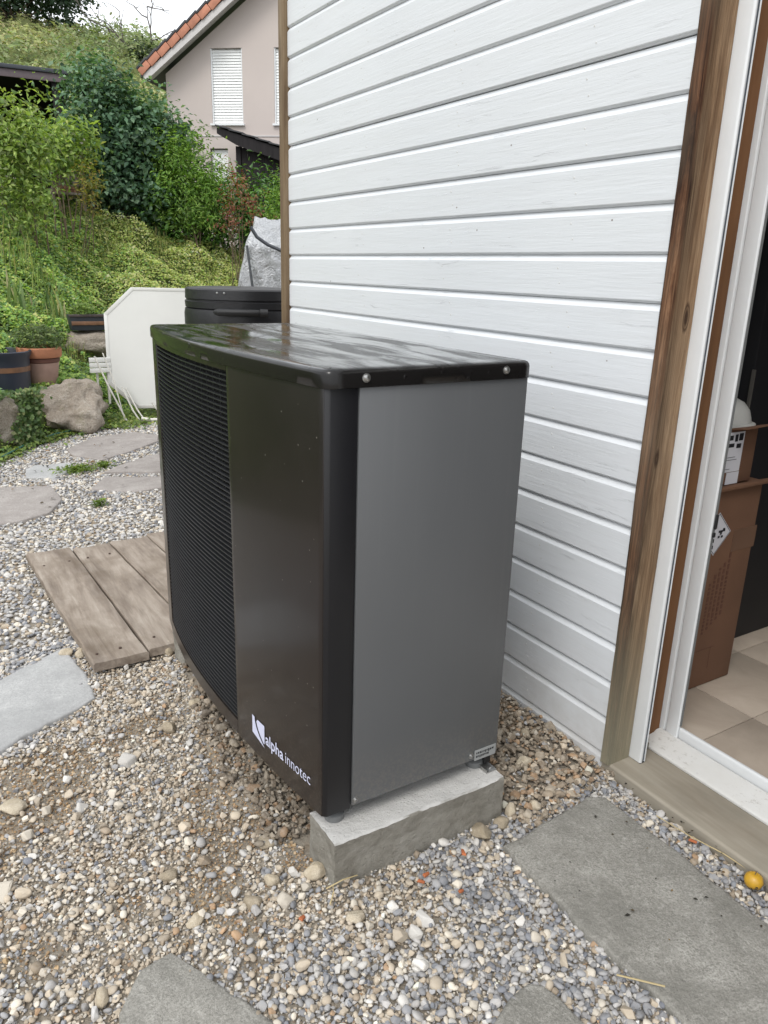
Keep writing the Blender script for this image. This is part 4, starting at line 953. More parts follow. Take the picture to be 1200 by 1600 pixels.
# retaining rocks with ivy
boulder('boulder',(1.22,7.50,.17),(.36,.27,.30),ROCK,'big rugged limestone boulder between the terracotta pot and the folding rack','boulder',5,rough=.34,sub=5,rz=.5)
boulder('boulder',(.56,6.95,.13),(.38,.22,.31),ROCK,'limestone boulder half covered by ivy below the navy pot','boulder',12,rough=.28,sub=5,rz=.9)
boulder('boulder',(-.20,6.32,.10),(.40,.25,.30),ROCK,'limestone boulder left of the navy pot','boulder',15,rough=.28,sub=4,rz=.7)
boulder('boulder',(1.68,8.82,.66),(.36,.20,.17),ROCK,'pale flat topped rock carrying the long planter trough','boulder',22,rough=.2,sub=4,rz=-.1)
n=3400; a=r.uniform(0,1,n); x=.30+.62*a+r.normal(0,.03,n); z=.02+.46*r.uniform(size=n); y=6.52+.72*(x-.3)+.02+ (z*.16)+r.normal(0,.035,n)
k=(nfield(np.stack([x,z],1),4.5,2)>-.02)|(np.abs(x-.80)<.09); x,y,z=x[k],y[k],z[k]
o=put('ivy',leafmesh(np.column_stack([x,y-.02,z]),np.column_stack([r.normal(0,.4,len(x))-.4,-1+r.normal(0,.4,len(x)),r.normal(.5,.4,len(x))]),.034*np.exp(r.normal(0,.25,len(x))),mixcol(len(x),[[.08,.14,.05],[.14,.21,.08],[.25,.28,.13]],[3,3,1.3],r),'ivy',LEAF,.85,.2,.15,seed=41)); tag(o,'ivy hanging over the boulder below the navy pot','ivy')

# iris clumps and tufts
def clump(x,y,n,h,rad,cols,wts,name,label,cat,wd=.012,lean=.5,seed=1):
    r_=np.random.default_rng(seed); xs_=x+r_.normal(0,rad,n); ys_=y+r_.normal(0,rad,n)
    o=put(name,blades(xs_,ys_,h*r_.uniform(.55,1.05,n),cols,wts,name,wd,lean,seed=seed)); tag(o,label,cat); return o
IR=[[.16,.26,.11],[.26,.35,.15],[.45,.42,.22]]
clump(1.08,8.95,22,.55,.08,IR,[4,3,1],'iris_plant','tall sword leaved iris at the left edge of the bank','plant',.016,.55,5)
clump(1.42,9.25,18,.42,.07,IR,[4,3,1],'iris_plant','shorter iris clump right of the tall one on the bank','plant',.014,.5,6)
clump(2.05,9.55,30,.36,.09,[[.13,.18,.09],[.18,.22,.11]],[1,1],'iris_plant','grey green spiky leaved clump in the middle of the bank','plant',.009,.45,7)
clump(3.02,8.95,240,.46,.17,[[.11,.17,.04],[.19,.23,.07]],[1,1],'grass_tuft','long green grass tuft behind the top of the white table','grass tuft',.006,.6,8)
clump(3.45,8.95,180,.40,.14,[[.11,.17,.04],[.24,.22,.09]],[1,1],'grass_tuft','grass tuft beside the silver covered shape','grass tuft',.006,.6,9)
clump(1.25,9.9,60,.6,.2,GC,[3,2,2,2],'grass_tuft','tall loose grass behind the irises','grass tuft',.006,.4,10)

# shrubs
DG=[[.075,.15,.085],[.12,.22,.125],[.21,.32,.20],[.04,.09,.05]]
shrub('lilac_shrub','big dark green broadleaf shrub in front of the dark flat roof','shrub',(3.0,12.6,gh(3,12.6)),
 [(3.05,12.9,3.45,.60,.55,.62),(3.45,12.85,3.15,.66,.55,.62),(2.80,12.8,2.95,.50,.5,.60),(3.3,12.8,2.6,.75,.55,.5),(2.85,12.9,3.95,.30,.3,.30),(3.75,12.85,3.45,.36,.38,.42),(3.6,12.8,2.35,.6,.5,.4)],
 22000,.080,DG,[3,4,2.2,2],LEAF,.62,.12,26,.45,.13,9,seed=4,fold=.18,stemr=.03)
LG=[[.14,.27,.045],[.20,.34,.065],[.09,.17,.035],[.26,.38,.09]]
shrub('privet_shrub','bright green upright shrub right of the dark shrub','shrub',(3.95,12.1,gh(3.95,12.1)),
 [(3.9,12.2,2.6,.36,.35,.6),(4.15,12.1,2.4,.38,.35,.45),(3.78,12.3,3.05,.18,.18,.34),(4.08,12.2,3.1,.10,.10,.40),(4.35,12.0,2.7,.14,.14,.32)],
 9000,.062,LG,[3,3,2,1.2],LEAF,.34,.1,24,.3,.10,8,seed=6,stemr=.015)
LH=[[.06,.15,.03],[.11,.23,.045],[.035,.08,.02],[.2,.34,.08]]
shrub('laurel_hedge','glossy dark laurel hedge under the house wall','hedge',(4.8,12.4,gh(4.8,12.4)),
 [(3.9,12.5,2.25,.5,.4,.5),(4.5,12.35,2.3,.55,.4,.6),(5.1,12.0,2.3,.55,.4,.62),(5.7,11.7,2.3,.6,.4,.65),(3.5,12.6,2.2,.4,.35,.4),(6.4,11.3,2.3,.6,.4,.65)],
 15000,.085,LH,[3,4,3,1.4],GLOSSY,.38,.12,20,.4,.11,8,seed=8)
shrub('red_leaved_shrub','thin reddish brown shrub in front of the laurel hedge','shrub',(4.18,10.5,gh(4.18,10.5)),
 [(4.10,10.5,2.35,.24,.22,.33),(4.30,10.4,2.25,.20,.2,.28),(4.02,10.55,2.68,.12,.12,.18),(3.95,10.5,2.15,.16,.15,.22),(4.45,10.35,2.05,.2,.15,.16)],
 1000,.042,[[.26,.075,.065],[.28,.12,.08],[.13,.10,.05],[.22,.18,.09]],[3,3,1.5,1],LEAF,.4,.1,11,.1,.05,12,seed=10,stemr=.008)
shrub('young_bush','pale leaved young bush beside the brown corner board','shrub',(4.95,10.9,gh(4.95,10.9)),
 [(4.93,10.9,2.35,.13,.13,.45),(4.8,10.95,2.15,.14,.14,.3)],1500,.05,LG,[2,3,1,2],LEAF,.4,.1,14,.1,.07,5,seed=12,stemr=.008)
EL=[[.22,.33,.085],[.32,.44,.11],[.13,.21,.06],[.42,.52,.16],[.24,.29,.12]]
shrub('elder_shrub','loose light green shrub at the left edge of the garden','shrub',(1.55,10.6,gh(1.55,10.6)),
 [(1.30,10.6,2.95,.34,.3,.28),(1.55,10.5,2.88,.22,.28,.30),(1.15,10.7,2.60,.36,.3,.32),(1.42,10.5,2.50,.24,.26,.38),(.75,10.8,3.0,.34,.3,.32),(1.62,10.5,3.22,.11,.12,.12),(1.42,10.45,2.15,.26,.25,.28)],
 5200,.066,EL,[3,3,2,1.3,2],LEAF,.46,.14,18,.25,.10,6,seed=14,stemr=.010)
shrub('elder_shrub','light green shrub with wide leaves left of the dark big shrub','shrub',(2.15,11.6,gh(2.15,11.6)),
 [(2.12,11.7,3.05,.26,.26,.24),(2.38,11.7,2.95,.18,.2,.26),(2.0,11.7,2.80,.22,.22,.22)],
 1700,.075,EL,[3,3,2,1,1],LEAF,.5,.14,16,.2,.10,7,seed=15,stemr=.012)
shrub('yellowing_bush','small yellowing bush in front of the grey log store','shrub',(2.27,11.3,gh(2.27,11.3)),
 [(2.36,11.3,2.58,.10,.12,.2),(2.38,11.3,2.35,.10,.12,.2)],600,.05,[[.26,.24,.05],[.17,.20,.05],[.33,.24,.07]],[2,3,1.4],LEAF,.4,.1,14,.2,.07,4,seed=16,stemr=.008)
# tree and bush on the hill
shrub('hilltop_tree','dark spreading tree standing on the hill crest','tree',(8.2,57.2,gh(8.2,57.2)),
 [(9.6,56.8,16.3,1.7,1.2,.9),(7.2,56.8,16.4,2.2,1.2,.9),(5,57,16.6,2,1.2,.9),(8.4,57.5,18.2,3.6,3,2.2),(10.6,57,17.9,1.9,2.0,1.7),(6,58,18.6,3.0,3,2.2),(9.0,57,21,3.2,3,2.2),(3,58,18.6,3,3,2.2),(11.2,56.6,16.7,.9,1.0,.8)],
 16000,.26,[[.03,.06,.032],[.05,.085,.048],[.07,.11,.07]],[3,3,1.5],LEAF,.6,.1,30,.2,.45,6,seed=18,stemr=.12)
shrub('hill_bush','dark rounded bush under bare branches on the skyline','bush',(15.3,53,gh(15.3,53)),
 [(14.9,52.6,13.6,.8,.6,.7),(15.6,52.5,13.3,.85,.6,.65),(16.3,52.4,12.9,.6,.5,.5)],2200,.19,[[.045,.07,.035],[.07,.10,.045]],[2,1],LEAF,.6,.1,24,.4,.25,5,seed=19,stemr=.08)
mb=MB(); rr=random.Random(5)
def branch(p,d,l,rad,depth):
    pts=[p]; q=p.copy(); dd=d.copy()
    for i in range(5):
        dd=(dd+Vector((rr.gauss(0,.28),rr.gauss(0,.1),rr.gauss(0,.25)))).normalized(); q=q+dd*l/5; pts.append(q.copy())
    mb.tube(pts,[rad*(1-.13*i) for i in range(6)],5)
    if depth:
        for i in (2,3,4,5):
            if rr.random()<.75: branch(pts[i],(dd+Vector((rr.gauss(0,.9),rr.gauss(0,.3),rr.gauss(.1,.6)))).normalized(),l*.55,rad*.55,depth-1)
z_=13.4
branch(Vector((14.8,53,z_)),Vector((-.45,0,1)).normalized(),3.2,.08,2); branch(Vector((15.3,53,z_)),Vector((.2,0,1)).normalized(),3.0,.075,2); branch(Vector((15.7,53,z_)),Vector((.65,0,.75)).normalized(),3.2,.075,2)
bt=thing('bare_tree','bare dead branches sticking up on the skyline left of the house roof','tree',(15.5,53,z_)); put('branch',mb.mesh('branch',plain('dead_bark',(.11,.095,.085),.9)),bt)

# ------------------------------------------------------------------ pots, planter, table, rack, barrel, cover
def pot(prof,loc,mat,name,seg=40): return MB().lathe(prof,loc,seg).mesh(name,mat,smooth=True,autos=35)
p1=thing('plant_pot','large navy plastic pot with bronze band on the ivy covered boulder','plant pot',(.70,7.50,.335))
put('pot_body',pot([(0,0),(.205,0),(.213,.01),(.226,.30),(.232,.37),(.246,.395),(.252,.425),(.244,.432),(.232,.425),(.222,.38),(0,.36)],(.70,7.50,.318),POTBLUE,'pot_body'),p1)
put('band',pot([(.2245,.255),(.2275,.256),(.2290,.298),(.2262,.299)],(.70,7.50,.318),BRONZE,'band'),p1)
p2=thing('plant_pot','terracotta pot with orange rim and seedlings beside the navy pot','plant pot',(1.04,7.68,.42))
put('pot_body',pot([(0,0),(.128,0),(.135,.008),(.163,.215),(.150,.22),(0,.22)],(1.04,7.68,.425),TERRAP,'pot_body'),p2)
put('band',pot([(.160,.192),(.168,.20),(.171,.232),(.164,.236)],(1.04,7.68,.425),plain('brown_band',(.12,.05,.035),.7),'band'),p2)
put('rim',pot([(.166,.236),(.184,.240),(.190,.250),(.194,.322),(.186,.330),(.174,.326),(.168,.29),(0,.285)],(1.04,7.68,.425),TERRA,'rim'),p2)
rP=np.random.default_rng(50)
def potplant(c,rad,h,n,leaf,cols,name,label,seed):
    r_=np.random.default_rng(seed); a=r_.uniform(0,6.28,n); q=rad*np.sqrt(r_.uniform(size=n))*1.1; zz=h*r_.uniform(.1,1,n)**.8*(1-.3*(q/rad)**2)
    t=thing(name,label,'plant',c)
    put('foliage',leafmesh(np.column_stack([c[0]+np.cos(a)*q*1.1,c[1]+np.sin(a)*q,c[2]+zz]),np.column_stack([r_.normal(0,.5,n),-.4+r_.normal(0,.5,n),np.ones(n)]),leaf*np.exp(r_.normal(0,.3,n)),mixcol(n,cols,[1]*len(cols),r_),'foliage',LEAF,.4,.2,.15,seed=seed),t)
    mb=MB()
    for i in range(26):
        b=r_.uniform(0,6.28); q=rad*.75*math.sqrt(r_.uniform()); p=Vector((c[0]+math.cos(b)*q,c[1]+math.sin(b)*q,c[2]-.02)); mb.tube([p,p+Vector((r_.normal(0,.01),r_.normal(0,.01),h*.5)),p+Vector((r_.normal(0,.03),r_.normal(0,.03),h*.9))],[.003,.0025,.001],4)
    put('stem',mb.mesh('stem',plain('green_stem',(.14,.18,.06),.7)),t)
potplant((1.04,7.68,.715),.18,.26,900,.040,[[.10,.15,.05],[.17,.22,.08],[.07,.11,.035]],'pot_seedlings','dense leggy seedlings growing in the terracotta pot',3)
# planter trough
pt=thing('planter_trough','long dark bronze planter trough on the pale flat rock','planter',(1.72,8.80,.81))
def trough(x0,x1,y0,y1,z0,z1,nm,mat,fl=.02,th=.012):
    V=[(x0+fl,y0+fl,z0),(x1-fl,y0+fl,z0),(x1-fl,y1-fl,z0),(x0+fl,y1-fl,z0),(x0,y0,z1),(x1,y0,z1),(x1,y1,z1),(x0,y1,z1),(x0+th,y0+th,z1),(x1-th,y0+th,z1),(x1-th,y1-th,z1),(x0+th,y1-th,z1),(x0+th,y0+th,z1-.03),(x1-th,y0+th,z1-.03),(x1-th,y1-th,z1-.03),(x0+th,y1-th,z1-.03)]
    F=[(3,2,1,0)]+[(i,(i+1)%4,4+(i+1)%4,4+i) for i in range(4)]+[(4+i,4+(i+1)%4,8+(i+1)%4,8+i) for i in range(4)]+[(8+i,8+(i+1)%4,12+(i+1)%4,12+i) for i in range(4)]+[(12,13,14,15)]
    return MB().add(V,F).mesh(nm,mat,bevel=.006)
put('trough_body',trough(1.50,2.16,8.66,8.86,.812,.972,'trough_body',SLATEB),pt)
put('band',MB().box(1.515,2.145,8.662,8.676,.868,.908).mesh('band',BRONZE,bevel=.003),pt)
put('rim',MB().box(1.492,2.168,8.648,8.662,.952,.980).mesh('rim',plain('dark_brown_rim',(.06,.045,.042),.5),bevel=.004),pt)
potplant((1.66,8.76,.955),.12,.14,260,.045,[[.12,.2,.04],[.2,.28,.07]],'trough_plant','bright green young plant growing in the planter trough',5)
# white octagonal table top standing on edge
def plane_thing():
    t=thing('table_top','white octagonal table top standing on edge on the grass','table top',(2.2,7.72,.0))
    # face frame: u along the face to the right, v up, slight lean back
    o=Vector((1.655,7.84,.0)); u=Vector((.955,-.297,0)).normalized(); v=Vector((0.02,.03,1)).normalized(); nrm=u.cross(v).normalized()
    pts=[(0,.36),(0,1.035),(.262,1.285),(1.02,1.285),(1.26,1.035),(1.26,.36),(1.02,.115),(.255,.115)]
    def sheet(pp,a,b,nm,mat,bev=0):
        V=[o+u*p[0]+v*p[1]+nrm*a for p in pp]+[o+u*p[0]+v*p[1]+nrm*b for p in pp]; n=len(pp)
        F=[tuple(range(n)),tuple(range(n,2*n))[::-1]]+[(i,(i+1)%n,n+(i+1)%n,n+i) for i in range(n)]
        return MB().add(V,F).mesh(nm,mat,bevel=bev)
    if nrm.y>0: s=-1
    else: s=1
    put('table_board',sheet(pts,-.008*s,-.030*s,'table_board',TABLEE),t)
    c=Vector((.63,.70))
    inner=[tuple(c+(Vector(p)-c)*.948) for p in pts]
    put('table_face',sheet(inner,-.004*s,-.0085*s,'table_face',TABLEW),t)
    for i in range(8):                # edge bands
        a,b=pts[i],pts[(i+1)%8]; ai,bi=inner[i],inner[(i+1)%8]
        put('edge_band',sheet([a,b,bi,ai],-.0*s,-.012*s,'edge_band',TABLEW if i in(0,1,2,3,4) else TABLEE,.002),t)
    return t
plane_thing()
rk=thing('folding_rack','folded white tube rack leaning under the white table top','rack',(1.75,7.62,0))
def leg(pts,rad,nm='leg'): return put(nm,MB().tube(pts,rad,8).mesh(nm,TUBEW,smooth=True,autos=50),rk)
leg([(1.515,7.66,.655),(1.62,7.63,.36),(1.762,7.60,.015)],.0085); leg([(1.60,7.70,.68),(1.68,7.66,.40),(1.745,7.62,.02)],.006)
leg([(1.755,7.70,.35),(1.83,7.63,.12),(1.885,7.60,.015)],.0085); leg([(1.80,7.74,.33),(1.88,7.66,.12),(1.925,7.62,.035)],.008)
leg([(2.02,7.64,.19),(2.07,7.62,.10),(2.12,7.60,.05)],.007)
put('foot_bar',MB().tube([(1.90,7.60,.04),(1.98,7.56,.028),(2.06,7.53,.030),(2.13,7.52,.06),(2.18,7.53,.12),(2.20,7.56,.19)],.019,10).mesh('foot_bar',TUBEW,smooth=True,autos=50),rk)
put('red_clip',MB().box(2.10,2.17,7.50,7.54,.155,.195).mesh('red_clip',REDP,bevel=.01),rk)
bx_=thing('slatted_seat','small white slatted panel behind the folding rack','panel',(1.57,7.9,.5))
for i in range(3): put('slat',MB().box(1.50,1.70,7.84+.002*i,7.86+.002*i,.475+i*.050,.475+i*.050+.044).mesh('slat',TABLEW,bevel=.002),bx_)
put('leg',MB().box(1.56,1.58,7.87,7.89,.16,.60).mesh('leg',TUBEW),bx_); put('leg',MB().box(1.66,1.68,7.87,7.89,.16,.60).mesh('leg',TUBEW),bx_)
# rain barrel / composter
bc=(2.27,5.75); br=thing('black_bin','round black plastic garden bin with bar handle behind the heat pump','bin',(bc[0],bc[1],0))
RB=.425
put('bin_body',MB().lathe([(0,0),(RB*.9,0),(RB*.97,.4),(RB*1.01,.8),(RB*1.01,1.04),(RB*1.04,1.05),(RB*1.05,1.08),(RB*1.05,1.16),(RB*1.035,1.195),(RB*1.0,1.20)],(bc[0],bc[1],0),64).mesh('bin_body',CASTIRON,smooth=True,autos=35),br)
put('lid',MB().lathe([(RB*1.005,1.20),(RB*1.03,1.206),(RB*1.035,1.25),(RB*1.01,1.256),(RB*1.01,1.263),(RB*1.028,1.27),(RB*1.02,1.335),(RB*1.0,1.345),(RB*.8,1.352),(0,1.352)],(bc[0],bc[1],0),64).mesh('lid',CASTIRON,smooth=True,autos=30),br)
vd=Vector((bc[0],bc[1],0)).normalized(); sd=Vector((vd.y,-vd.x,0)); hp0=Vector((bc[0],bc[1],1.188))-vd*(RB*1.05+.03)
put('handle',MB().tube([hp0-sd*.20-vd*-.03,hp0-sd*.18,hp0+sd*.10,hp0+sd*.115],[.018,.025,.024,.019],14).mesh('handle',RUBBER,smooth=True,autos=50),br)
put('handle_grip',MB().tube([hp0+sd*.115,hp0+sd*.17],[.030,.027],14).mesh('handle_grip',RUBBER,smooth=True,autos=50),br)
for dx in (-.185,-.135):
    q=Vector((bc[0],bc[1],1.318))+sd*dx-vd*math.sqrt((RB*1.025)**2-dx*dx); T=Matrix.Rotation(math.atan2(-vd.y,-vd.x),4,'Z')@Matrix.Rotation(R(90),4,'Y')
    put('rivet',MB().lathe([(0,.005),(.007,.004),(.009,-.003)],q,10,T).mesh('rivet',STEEL,smooth=True),br)
# silver covered shape (grill under tarpaulin)
TARPD=plain('dark_tarp_seam',(.05,.055,.065),.5)
tp=thing('covered_grill','bulky shape under a crumpled silver tarpaulin beside the brown corner board','covered grill',(3.72,8.35,gh(3.7,8.3)))
bm=bmesh.new(); bmesh.ops.create_cube(bm,size=2); bmesh.ops.subdivide_edges(bm,edges=bm.edges,cuts=44,use_grid_fill=True)
for v in bm.verts:
    c=v.co.copy(); m_=max(abs(c.x),abs(c.y)); 
    top=c.z>.999
    tz=(c.z+1)/2
    wx=.42+.06*(1-tz); wy=.28+.05*(1-tz)
    sag=0
    if tz>.8: wx*=1-.22*((tz-.8)/.2)**1.5; wy*=1-.45*((tz-.8)/.2)**1.3
    x=c.x*wx; y=c.y*wy; z=tz*.98
    if top: z+=.09*(1-abs(c.y))*(.6+.4*math.cos(c.x*1.6))
    a1=nz(x,y,z,2.2); n2=nz(x+4,y,z*.35,6); rid=1-abs(nz(x*1.0+z*.35,y,z*.25,5.5))*2.6; rid2=1-abs(nz(x-z*.6+3,y,z*.9,7))*2.4
    pl=.030*max(0,rid)+.020*max(0,rid2)*tz
    sgn=-1 if c.y<0 else 1
    v.co=Vector((x*(1+.05*a1)+.02*n2,y*(1+.05*a1)+sgn*pl,z+.03*a1+(.05*max(0,nz(x,y,0,4))+.035*max(0,rid2) if top else 0)))
me=bpy.data.meshes.new('tarpaulin'); bm.to_mesh(me); bm.free(); me.materials.append(TARP); me.polygons.foreach_set('use_smooth',[True]*len(me.polygons))
me.transform(Matrix.Translation((3.72,8.32,.92))@Matrix.Rotation(R(-22),4,'Z')@Matrix.Rotation(R(4),4,'Y')); put('tarpaulin',me,tp)
put('strap',MB().tube([(3.20,7.86,1.90),(3.26,7.84,1.80),(3.36,7.80,1.73),(3.50,7.74,1.67),(3.62,7.7,1.63)],.020,6).mesh('strap',TARPD,smooth=True),tp)
put('strap',MB().tube([(3.26,8.12,1.72),(3.27,8.06,1.45),(3.29,8.03,1.2),(3.31,8.0,.95)],.014,6).mesh('strap',plain('dark_grey_strap',(.05,.055,.06),.6)),tp)
# green hose
hs_=put('garden_hose',MB().tube([(.30,6.15,.03),(.52,6.46,.035),(.70,6.72,.05),(.86,6.98,.045),(1.02,7.13,.05),(1.24,7.34,.035),(1.45,7.55,.05),(1.68,7.80,.04)],.007,8).mesh('garden_hose',HOSE,smooth=True)); tag(hs_,'thin green hose lying at the foot of the boulders','hose')

# ------------------------------------------------------------------ small litter
def egg(loc,r_,mat,name,label,cat):
    mb=MB(); mb.lathe([(0,-1*r_*.92),(r_*.45,-r_*.84),(r_*.85,-r_*.5),(r_,0),(r_*.86,r_*.52),(r_*.5,r_*.82),(r_*.16,r_*.90),(.0,r_*.84)],loc,28)
    o=put(name,mb.mesh(name,mat,smooth=True,autos=80)); tag(o,label,cat); return o
fr_=thing('fallen_fruit','yellow fallen fruit lying against the timber door sill','fruit',(1.674,.828,.03))
rF=.0235
put('fruit_skin',MB().lathe([(0,-rF*.92),(rF*.45,-rF*.84),(rF*.85,-rF*.5),(rF,0),(rF*.86,rF*.52),(rF*.5,rF*.82),(rF*.16,rF*.88),(0,rF*.80)],(1.674,.828,.034),28).mesh('fruit_skin',FRUIT,smooth=True,autos=80),fr_)
put('stalk',MB().tube([(1.674,.828,.052),(1.677,.826,.064)],.0012,6).mesh('stalk',STEM),fr_)
def shard(x,y,a,l,wd,label):
    T=Matrix.Translation((x,y,gh(x,y)+.026))@Matrix.Rotation(a,4,'Z')@Matrix.Rotation(.25,4,'Y'); mb=MB(); V=[(-l,-wd,0),(l*.8,-wd*.7,0),(l,wd*.5,0),(-l*.7,wd,0),(-l*.9,-wd*.8,.006),(l*.7,-wd*.6,.005),(l*.9,wd*.4,.006),(-l*.6,wd*.8,.005)]
    mb.add([T@Vector(v) for v in V],[(0,3,2,1),(4,5,6,7),(0,1,5,4),(1,2,6,5),(2,3,7,6),(3,0,4,7)]); o=put('clay_shard',mb.mesh('clay_shard',SHARD,bevel=.0008)); tag(o,label,'shard')
shard(1.088,1.286,1.1,.016,.006,'orange shard standing in the gravel under the right half of the block')
shard(.955,1.268,.3,.013,.006,'orange shard in the gravel under the middle of the block')
shard(.93,1.255,-.7,.011,.005,'reddish shard left of the one under the middle of the block')
shard(1.00,1.18,.1,.009,.005,'small orange shard alone in the grey gravel')
shard(1.665,1.005,-.9,.013,.005,'orange shard in the narrow gravel strip along the sill')
shard(.62,1.30,.5,.010,.007,'dull reddish shard near the flat cream stone')
def straw(p,label,rad=.0016):
    o=put('dry_straw',MB().tube(p,rad,5).mesh('dry_straw',STRAW)); tag(o,label,'straw')
straw([(1.155,.815,.030),(1.185,.775,.036),(1.215,.735,.042)],'dry straw lying at the left edge of the large slab',.0022)
straw([(1.655,1.12,.034),(1.668,1.02,.034),(1.695,.93,.030),(1.70,.86,.03)],'long dry straw in the gravel strip beside the timber sill')
straw([(.71,1.35,.034),(.755,1.345,.045),(.80,1.352,.032)],'dry straw curling at the foot of the concrete block')
straw([(.735,1.36,.026),(.72,1.33,.035),(.70,1.31,.024)],'short straw at the left corner of the concrete block')
# dry leaf fragments and crumbs on slabs
r=np.random.default_rng(77); n=130
x=np.concatenate([r.uniform(.1,1.6,60),r.uniform(1.22,1.58,20),r.uniform(1.62,1.70,50)]); y=np.concatenate([r.uniform(4.8,7,60),r.uniform(.7,1.25,20),r.uniform(.75,1.3,50)])
o=put('leaf_litter',leafmesh(np.column_stack([x,y,H(x,y)+.034]),np.column_stack([r.normal(0,.3,n),r.normal(0,.3,n),np.ones(n)]),np.where(y>3,.03,.009)*np.exp(r.normal(0,.3,n)),mixcol(n,[[.09,.07,.05],[.2,.12,.05],[.05,.045,.04]],[2,1,2],r),'leaf_litter',LEAF,.6,seed=2)); tag(o,'brown leaf crumbs strewn on slabs and gravel strip','leaf litter',kind='stuff')

# ------------------------------------------------------------------ house far behind
K=1.4; HL=(8.07,22.39,0); HR=math.atan2(-.655,.756)
hs2=thing('gabled_house','taupe gabled house with orange verge tiles and white blinds','house',HL); hs2.rotation_euler=(0,0,HR)
def hput(name,mb,mat,parent=None,bevel=0):
    """house geometry is given in the house's own frame: x along the gable, y away from the viewer, z up"""
    me=mb.mesh(name,mat,bevel=bevel); o=bpy.data.objects.new(name,me); COL.objects.link(o); o.parent=parent or hs2; return o
EX0,EZ=-1.70,6.36; SL=.728; RX=4.2; RZ=EZ+(RX-EX0)*SL
wins=[(0,.89,5.25,7.09),(1.78,2.67,5.25,7.09),(-.10,.42,3.2,4.63)]
# wall with window holes: strips
def wallpoly(): 
    mb=MB(); TH=.3
    xsx=sorted(set([-1.30,RX*2-EX0-.4]+[w_[0] for w_ in wins]+[w_[1] for w_ in wins]+[RX]))
    roofz=lambda x: EZ-.05+( (x-EX0)*SL if x<=RX else (2*RX-EX0-x)*SL)
    for a,b in zip(xsx[:-1],xsx[1:]):
        holes=sorted([(w_[2],w_[3]) for w_ in wins if w_[0]<=a+1e-6 and w_[1]>=b-1e-6]); z=.8
        for h0,h1 in holes: mb.prism([(a,z),(b,z),(b,h0),(a,h0)],'y',0,TH); z=h1
        mb.prism([(a,z),(b,z),(b,roofz(b)-.12),(a,roofz(a)-.12)],'y',0,TH)
    return mb
hput('wall',wallpoly(),RENDER)
hput('side_wall',MB().box(-1.30,-1.05,.301,9,.8,EZ+.2),RENDER)
hput('floor_ledge',MB().box(-1.30,8,-.02,-.002,4.93,4.96),SOFFIT)
for i,w_ in enumerate(wins):
    wd=hput('window',MB().box(w_[0],w_[1],.16,.2,w_[2],w_[3]),plain('window_glass',(.03,.035,.04),.1))
    if i<2:
        n=26; z=w_[2]+.03; st=(w_[3]-w_[2]-.05)/n
        for k in range(n):
            T=Matrix.Translation((0,.085,z+st*(k+.5)))@Matrix.Rotation(R(70),4,'X')
            mb=MB(); mb.box(w_[0]+.03,w_[1]-.03,-.041,.041,-.003,.003,T); hput('blind_slat',mb,BLIND,wd,.0)
        hput('sill',MB().box(w_[0]-.04,w_[1]+.04,-.08,.16,w_[2]-.05,w_[2]-.002),PVC,wd)
        mb=MB(); mb.box(w_[0]+.002,w_[0]+.03,.02,.15,w_[2],w_[3]-.002); mb.box(w_[1]-.03,w_[1]-.002,.02,.15,w_[2],w_[3]-.002); hput('frame',mb,PVC,wd)
    else: hput('blind',MB().box(w_[0]+.02,w_[1]-.02,.10,.13,w_[2],w_[3]-.02),BLIND,wd)
# roof planes, soffit board, verge tiles
OV=-.55
ca=math.atan(SL); ux,uz=math.cos(ca),math.sin(ca)
def roofplane(x0,x1,dz0,dz1,y0,y1):
    f=lambda x:EZ+(x-EX0)*SL; return MB().prism([(x0,f(x0)+dz0),(x1,f(x1)+dz0),(x1,f(x1)+dz1),(x0,f(x0)+dz1)],'y',y0,y1)
rf=hput('roof',roofplane(EX0-.1,RX,.0,.16,OV+.06,9.3),SLATEB)
f2=lambda x:EZ+(2*RX-EX0-x)*SL
hput('roof_slope',MB().prism([(RX,f2(RX)),(2*RX-EX0,f2(2*RX-EX0)),(2*RX-EX0,f2(2*RX-EX0)+.16),(RX,f2(RX)+.16)],'y',OV+.06,9.3),TILED,rf)
hput('soffit_board',roofplane(EX0,RX,-.20,-.004,OV+.02,OV+.055),SOFFIT,rf)
hput('soffit',roofplane(EX0,RX,-.03,-.003,OV+.058,-.003),SOFFIT,rf)
L_=.36
for i in range(22):
    s0=i*L_-.04; T=Matrix.Translation((EX0+s0*ux,0,EZ+s0*uz))@Matrix.Rotation(-ca,4,'Y')@Matrix.Rotation(R(-6.0),4,'Y')
    mb=MB(); mb.box(.0,L_-.012,OV-.03,OV+.012,-.02,.165,T); mb.box(0,L_+.03,OV+.013,OV+.30,.13,.165,T); hput('roof_tile',mb,TILEO,rf,.012)
    mb=MB(); mb.box(.0,L_+.03,OV-.045,OV+.30,.168,.225,T); hput('cover_tile',mb,TILED,rf,.01)
